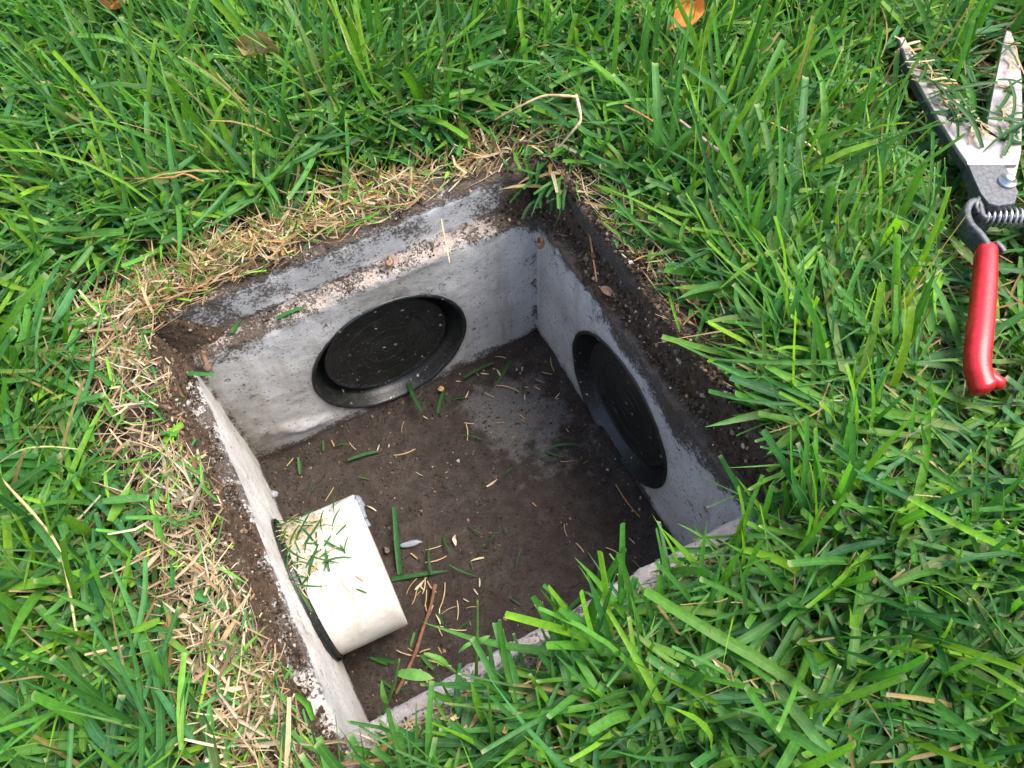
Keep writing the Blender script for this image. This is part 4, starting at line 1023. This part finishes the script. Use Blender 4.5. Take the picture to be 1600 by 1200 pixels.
dry_leaf('dry_leaf', (1130, 1048), 0.080, 0.018, 0.0045, -0.9, (0.60, 0.50, 0.30), 'twisted pale dead leaf caught in the grass at lower right', seed=31, curl=1.1)

def snail(name, loc, R, rot, label, col):
    root_ = thing(name, loc, 0, label, 'snail'); root_.rotation_euler = rot
    n, k = 90, 12; turns = 3.2; a = np.linspace(0, 2 * np.pi * turns, n); gr = np.exp(0.20 * (a - a[-1]))
    ctr = np.stack([0.55 * R * gr * np.cos(a), 0.55 * R * gr * np.sin(a), 0.55 * R * (1 - gr)], -1)
    rad = 0.50 * R * gr
    cs = circ(k); er = np.stack([np.cos(a), np.sin(a), 0 * a], -1)
    V = ctr[:, None] + rad[:, None, None] * (cs[None, :, :1] * er[:, None] + cs[None, :, 1:] * np.array([0, 0, 1.0]))
    band = (0.75 + 0.45 * (np.sin(cs[:, 1] * 5 + 1) > 0))[None, :, None] * (0.7 + 0.6 * vnoise(np.stack([a * 3] * 3, -1), 1.0, 5))[:, None, None]
    pz = Patches(); pz.grid(capped(V), np.concatenate([np.ones((1, k, 3)) * col, band * np.array(col) * np.ones((n, k, 3)), np.ones((1, k, 3)) * np.array(col) * 0.4]), closed_j=True)
    obj('shell', pz.mesh('snail_shell', merge=0.000005), M_SHELL, root_)
    return root_
snail('snail', tuple(at(606, 411, 0.006)), 0.0062, (0.5, 0.2, 0.4), 'brown snail shell on the far ledge above the large plug', (0.24, 0.14, 0.075))
snail('snail', tuple(at(842, 382, -0.010)), 0.0062, (1.1, 0.1, 0.5), 'reddish brown snail shell stuck in the far corner under the grass tuft', (0.22, 0.105, 0.06))
snail('snail', tuple(at(603, 862, FLOORZ + 0.004)), 0.0048, (0.2, 0.3, 1.0), 'small dark snail shell on the mud by the pipe mouth', (0.12, 0.085, 0.055))
# dried bulb and stalk in the left corner
bulb = thing('dried_bulb', tuple(at(324, 574, 0.006)), 0, 'tan dried bulb with a frayed stalk in the left corner of the ledge', 'bulb')
bulb.scale = (0.75,) * 3
obj('bulb', blob_mesh('dried_bulb', 0.0046, 41, (0.13, 0.09, 0.055), (0.9, 1.1, 0.9), 0.6), M_WOOD, bulb)
pts = np.array([[0, 0, 0.001], [-0.0015, 0.006, 0.004], [-0.003, 0.010, 0.007], [-0.0015, 0.013, 0.010]])
T_ = sweep(spline(pts, 14), lambda t: circ(8) * (0.0028 - 0.0008 * t + 0.0012 * t * t)); pz = Patches(); pz.grid(capped(T_), np.ones((16, 8, 3)) * np.array((.17, .10, .06)), closed_j=True)
obj('stalk', pz.mesh('bulb_stalk', merge=0.000005), M_WOOD, bulb)
# dabs of caulk
for px, py, z, st, lab, sd in ((642, 850, FLOORZ + .003, (2.2, .7, .5), 'grey dab of caulk on the mud right of the pipe mouth', 51), (427, 772, -0.158, (1.0, .8, .8), 'small grey dab of caulk on the left wall above the pipe gasket', 52)):
    o = obj('caulk_dab', blob_mesh('caulk_dab', 0.0042, sd, (0.22, 0.24, 0.275), st, 0.5), M_CAULK, label=lab, cat='caulk'); o.location = tuple(at(px, py, z)); o.rotation_euler.z = 0.1
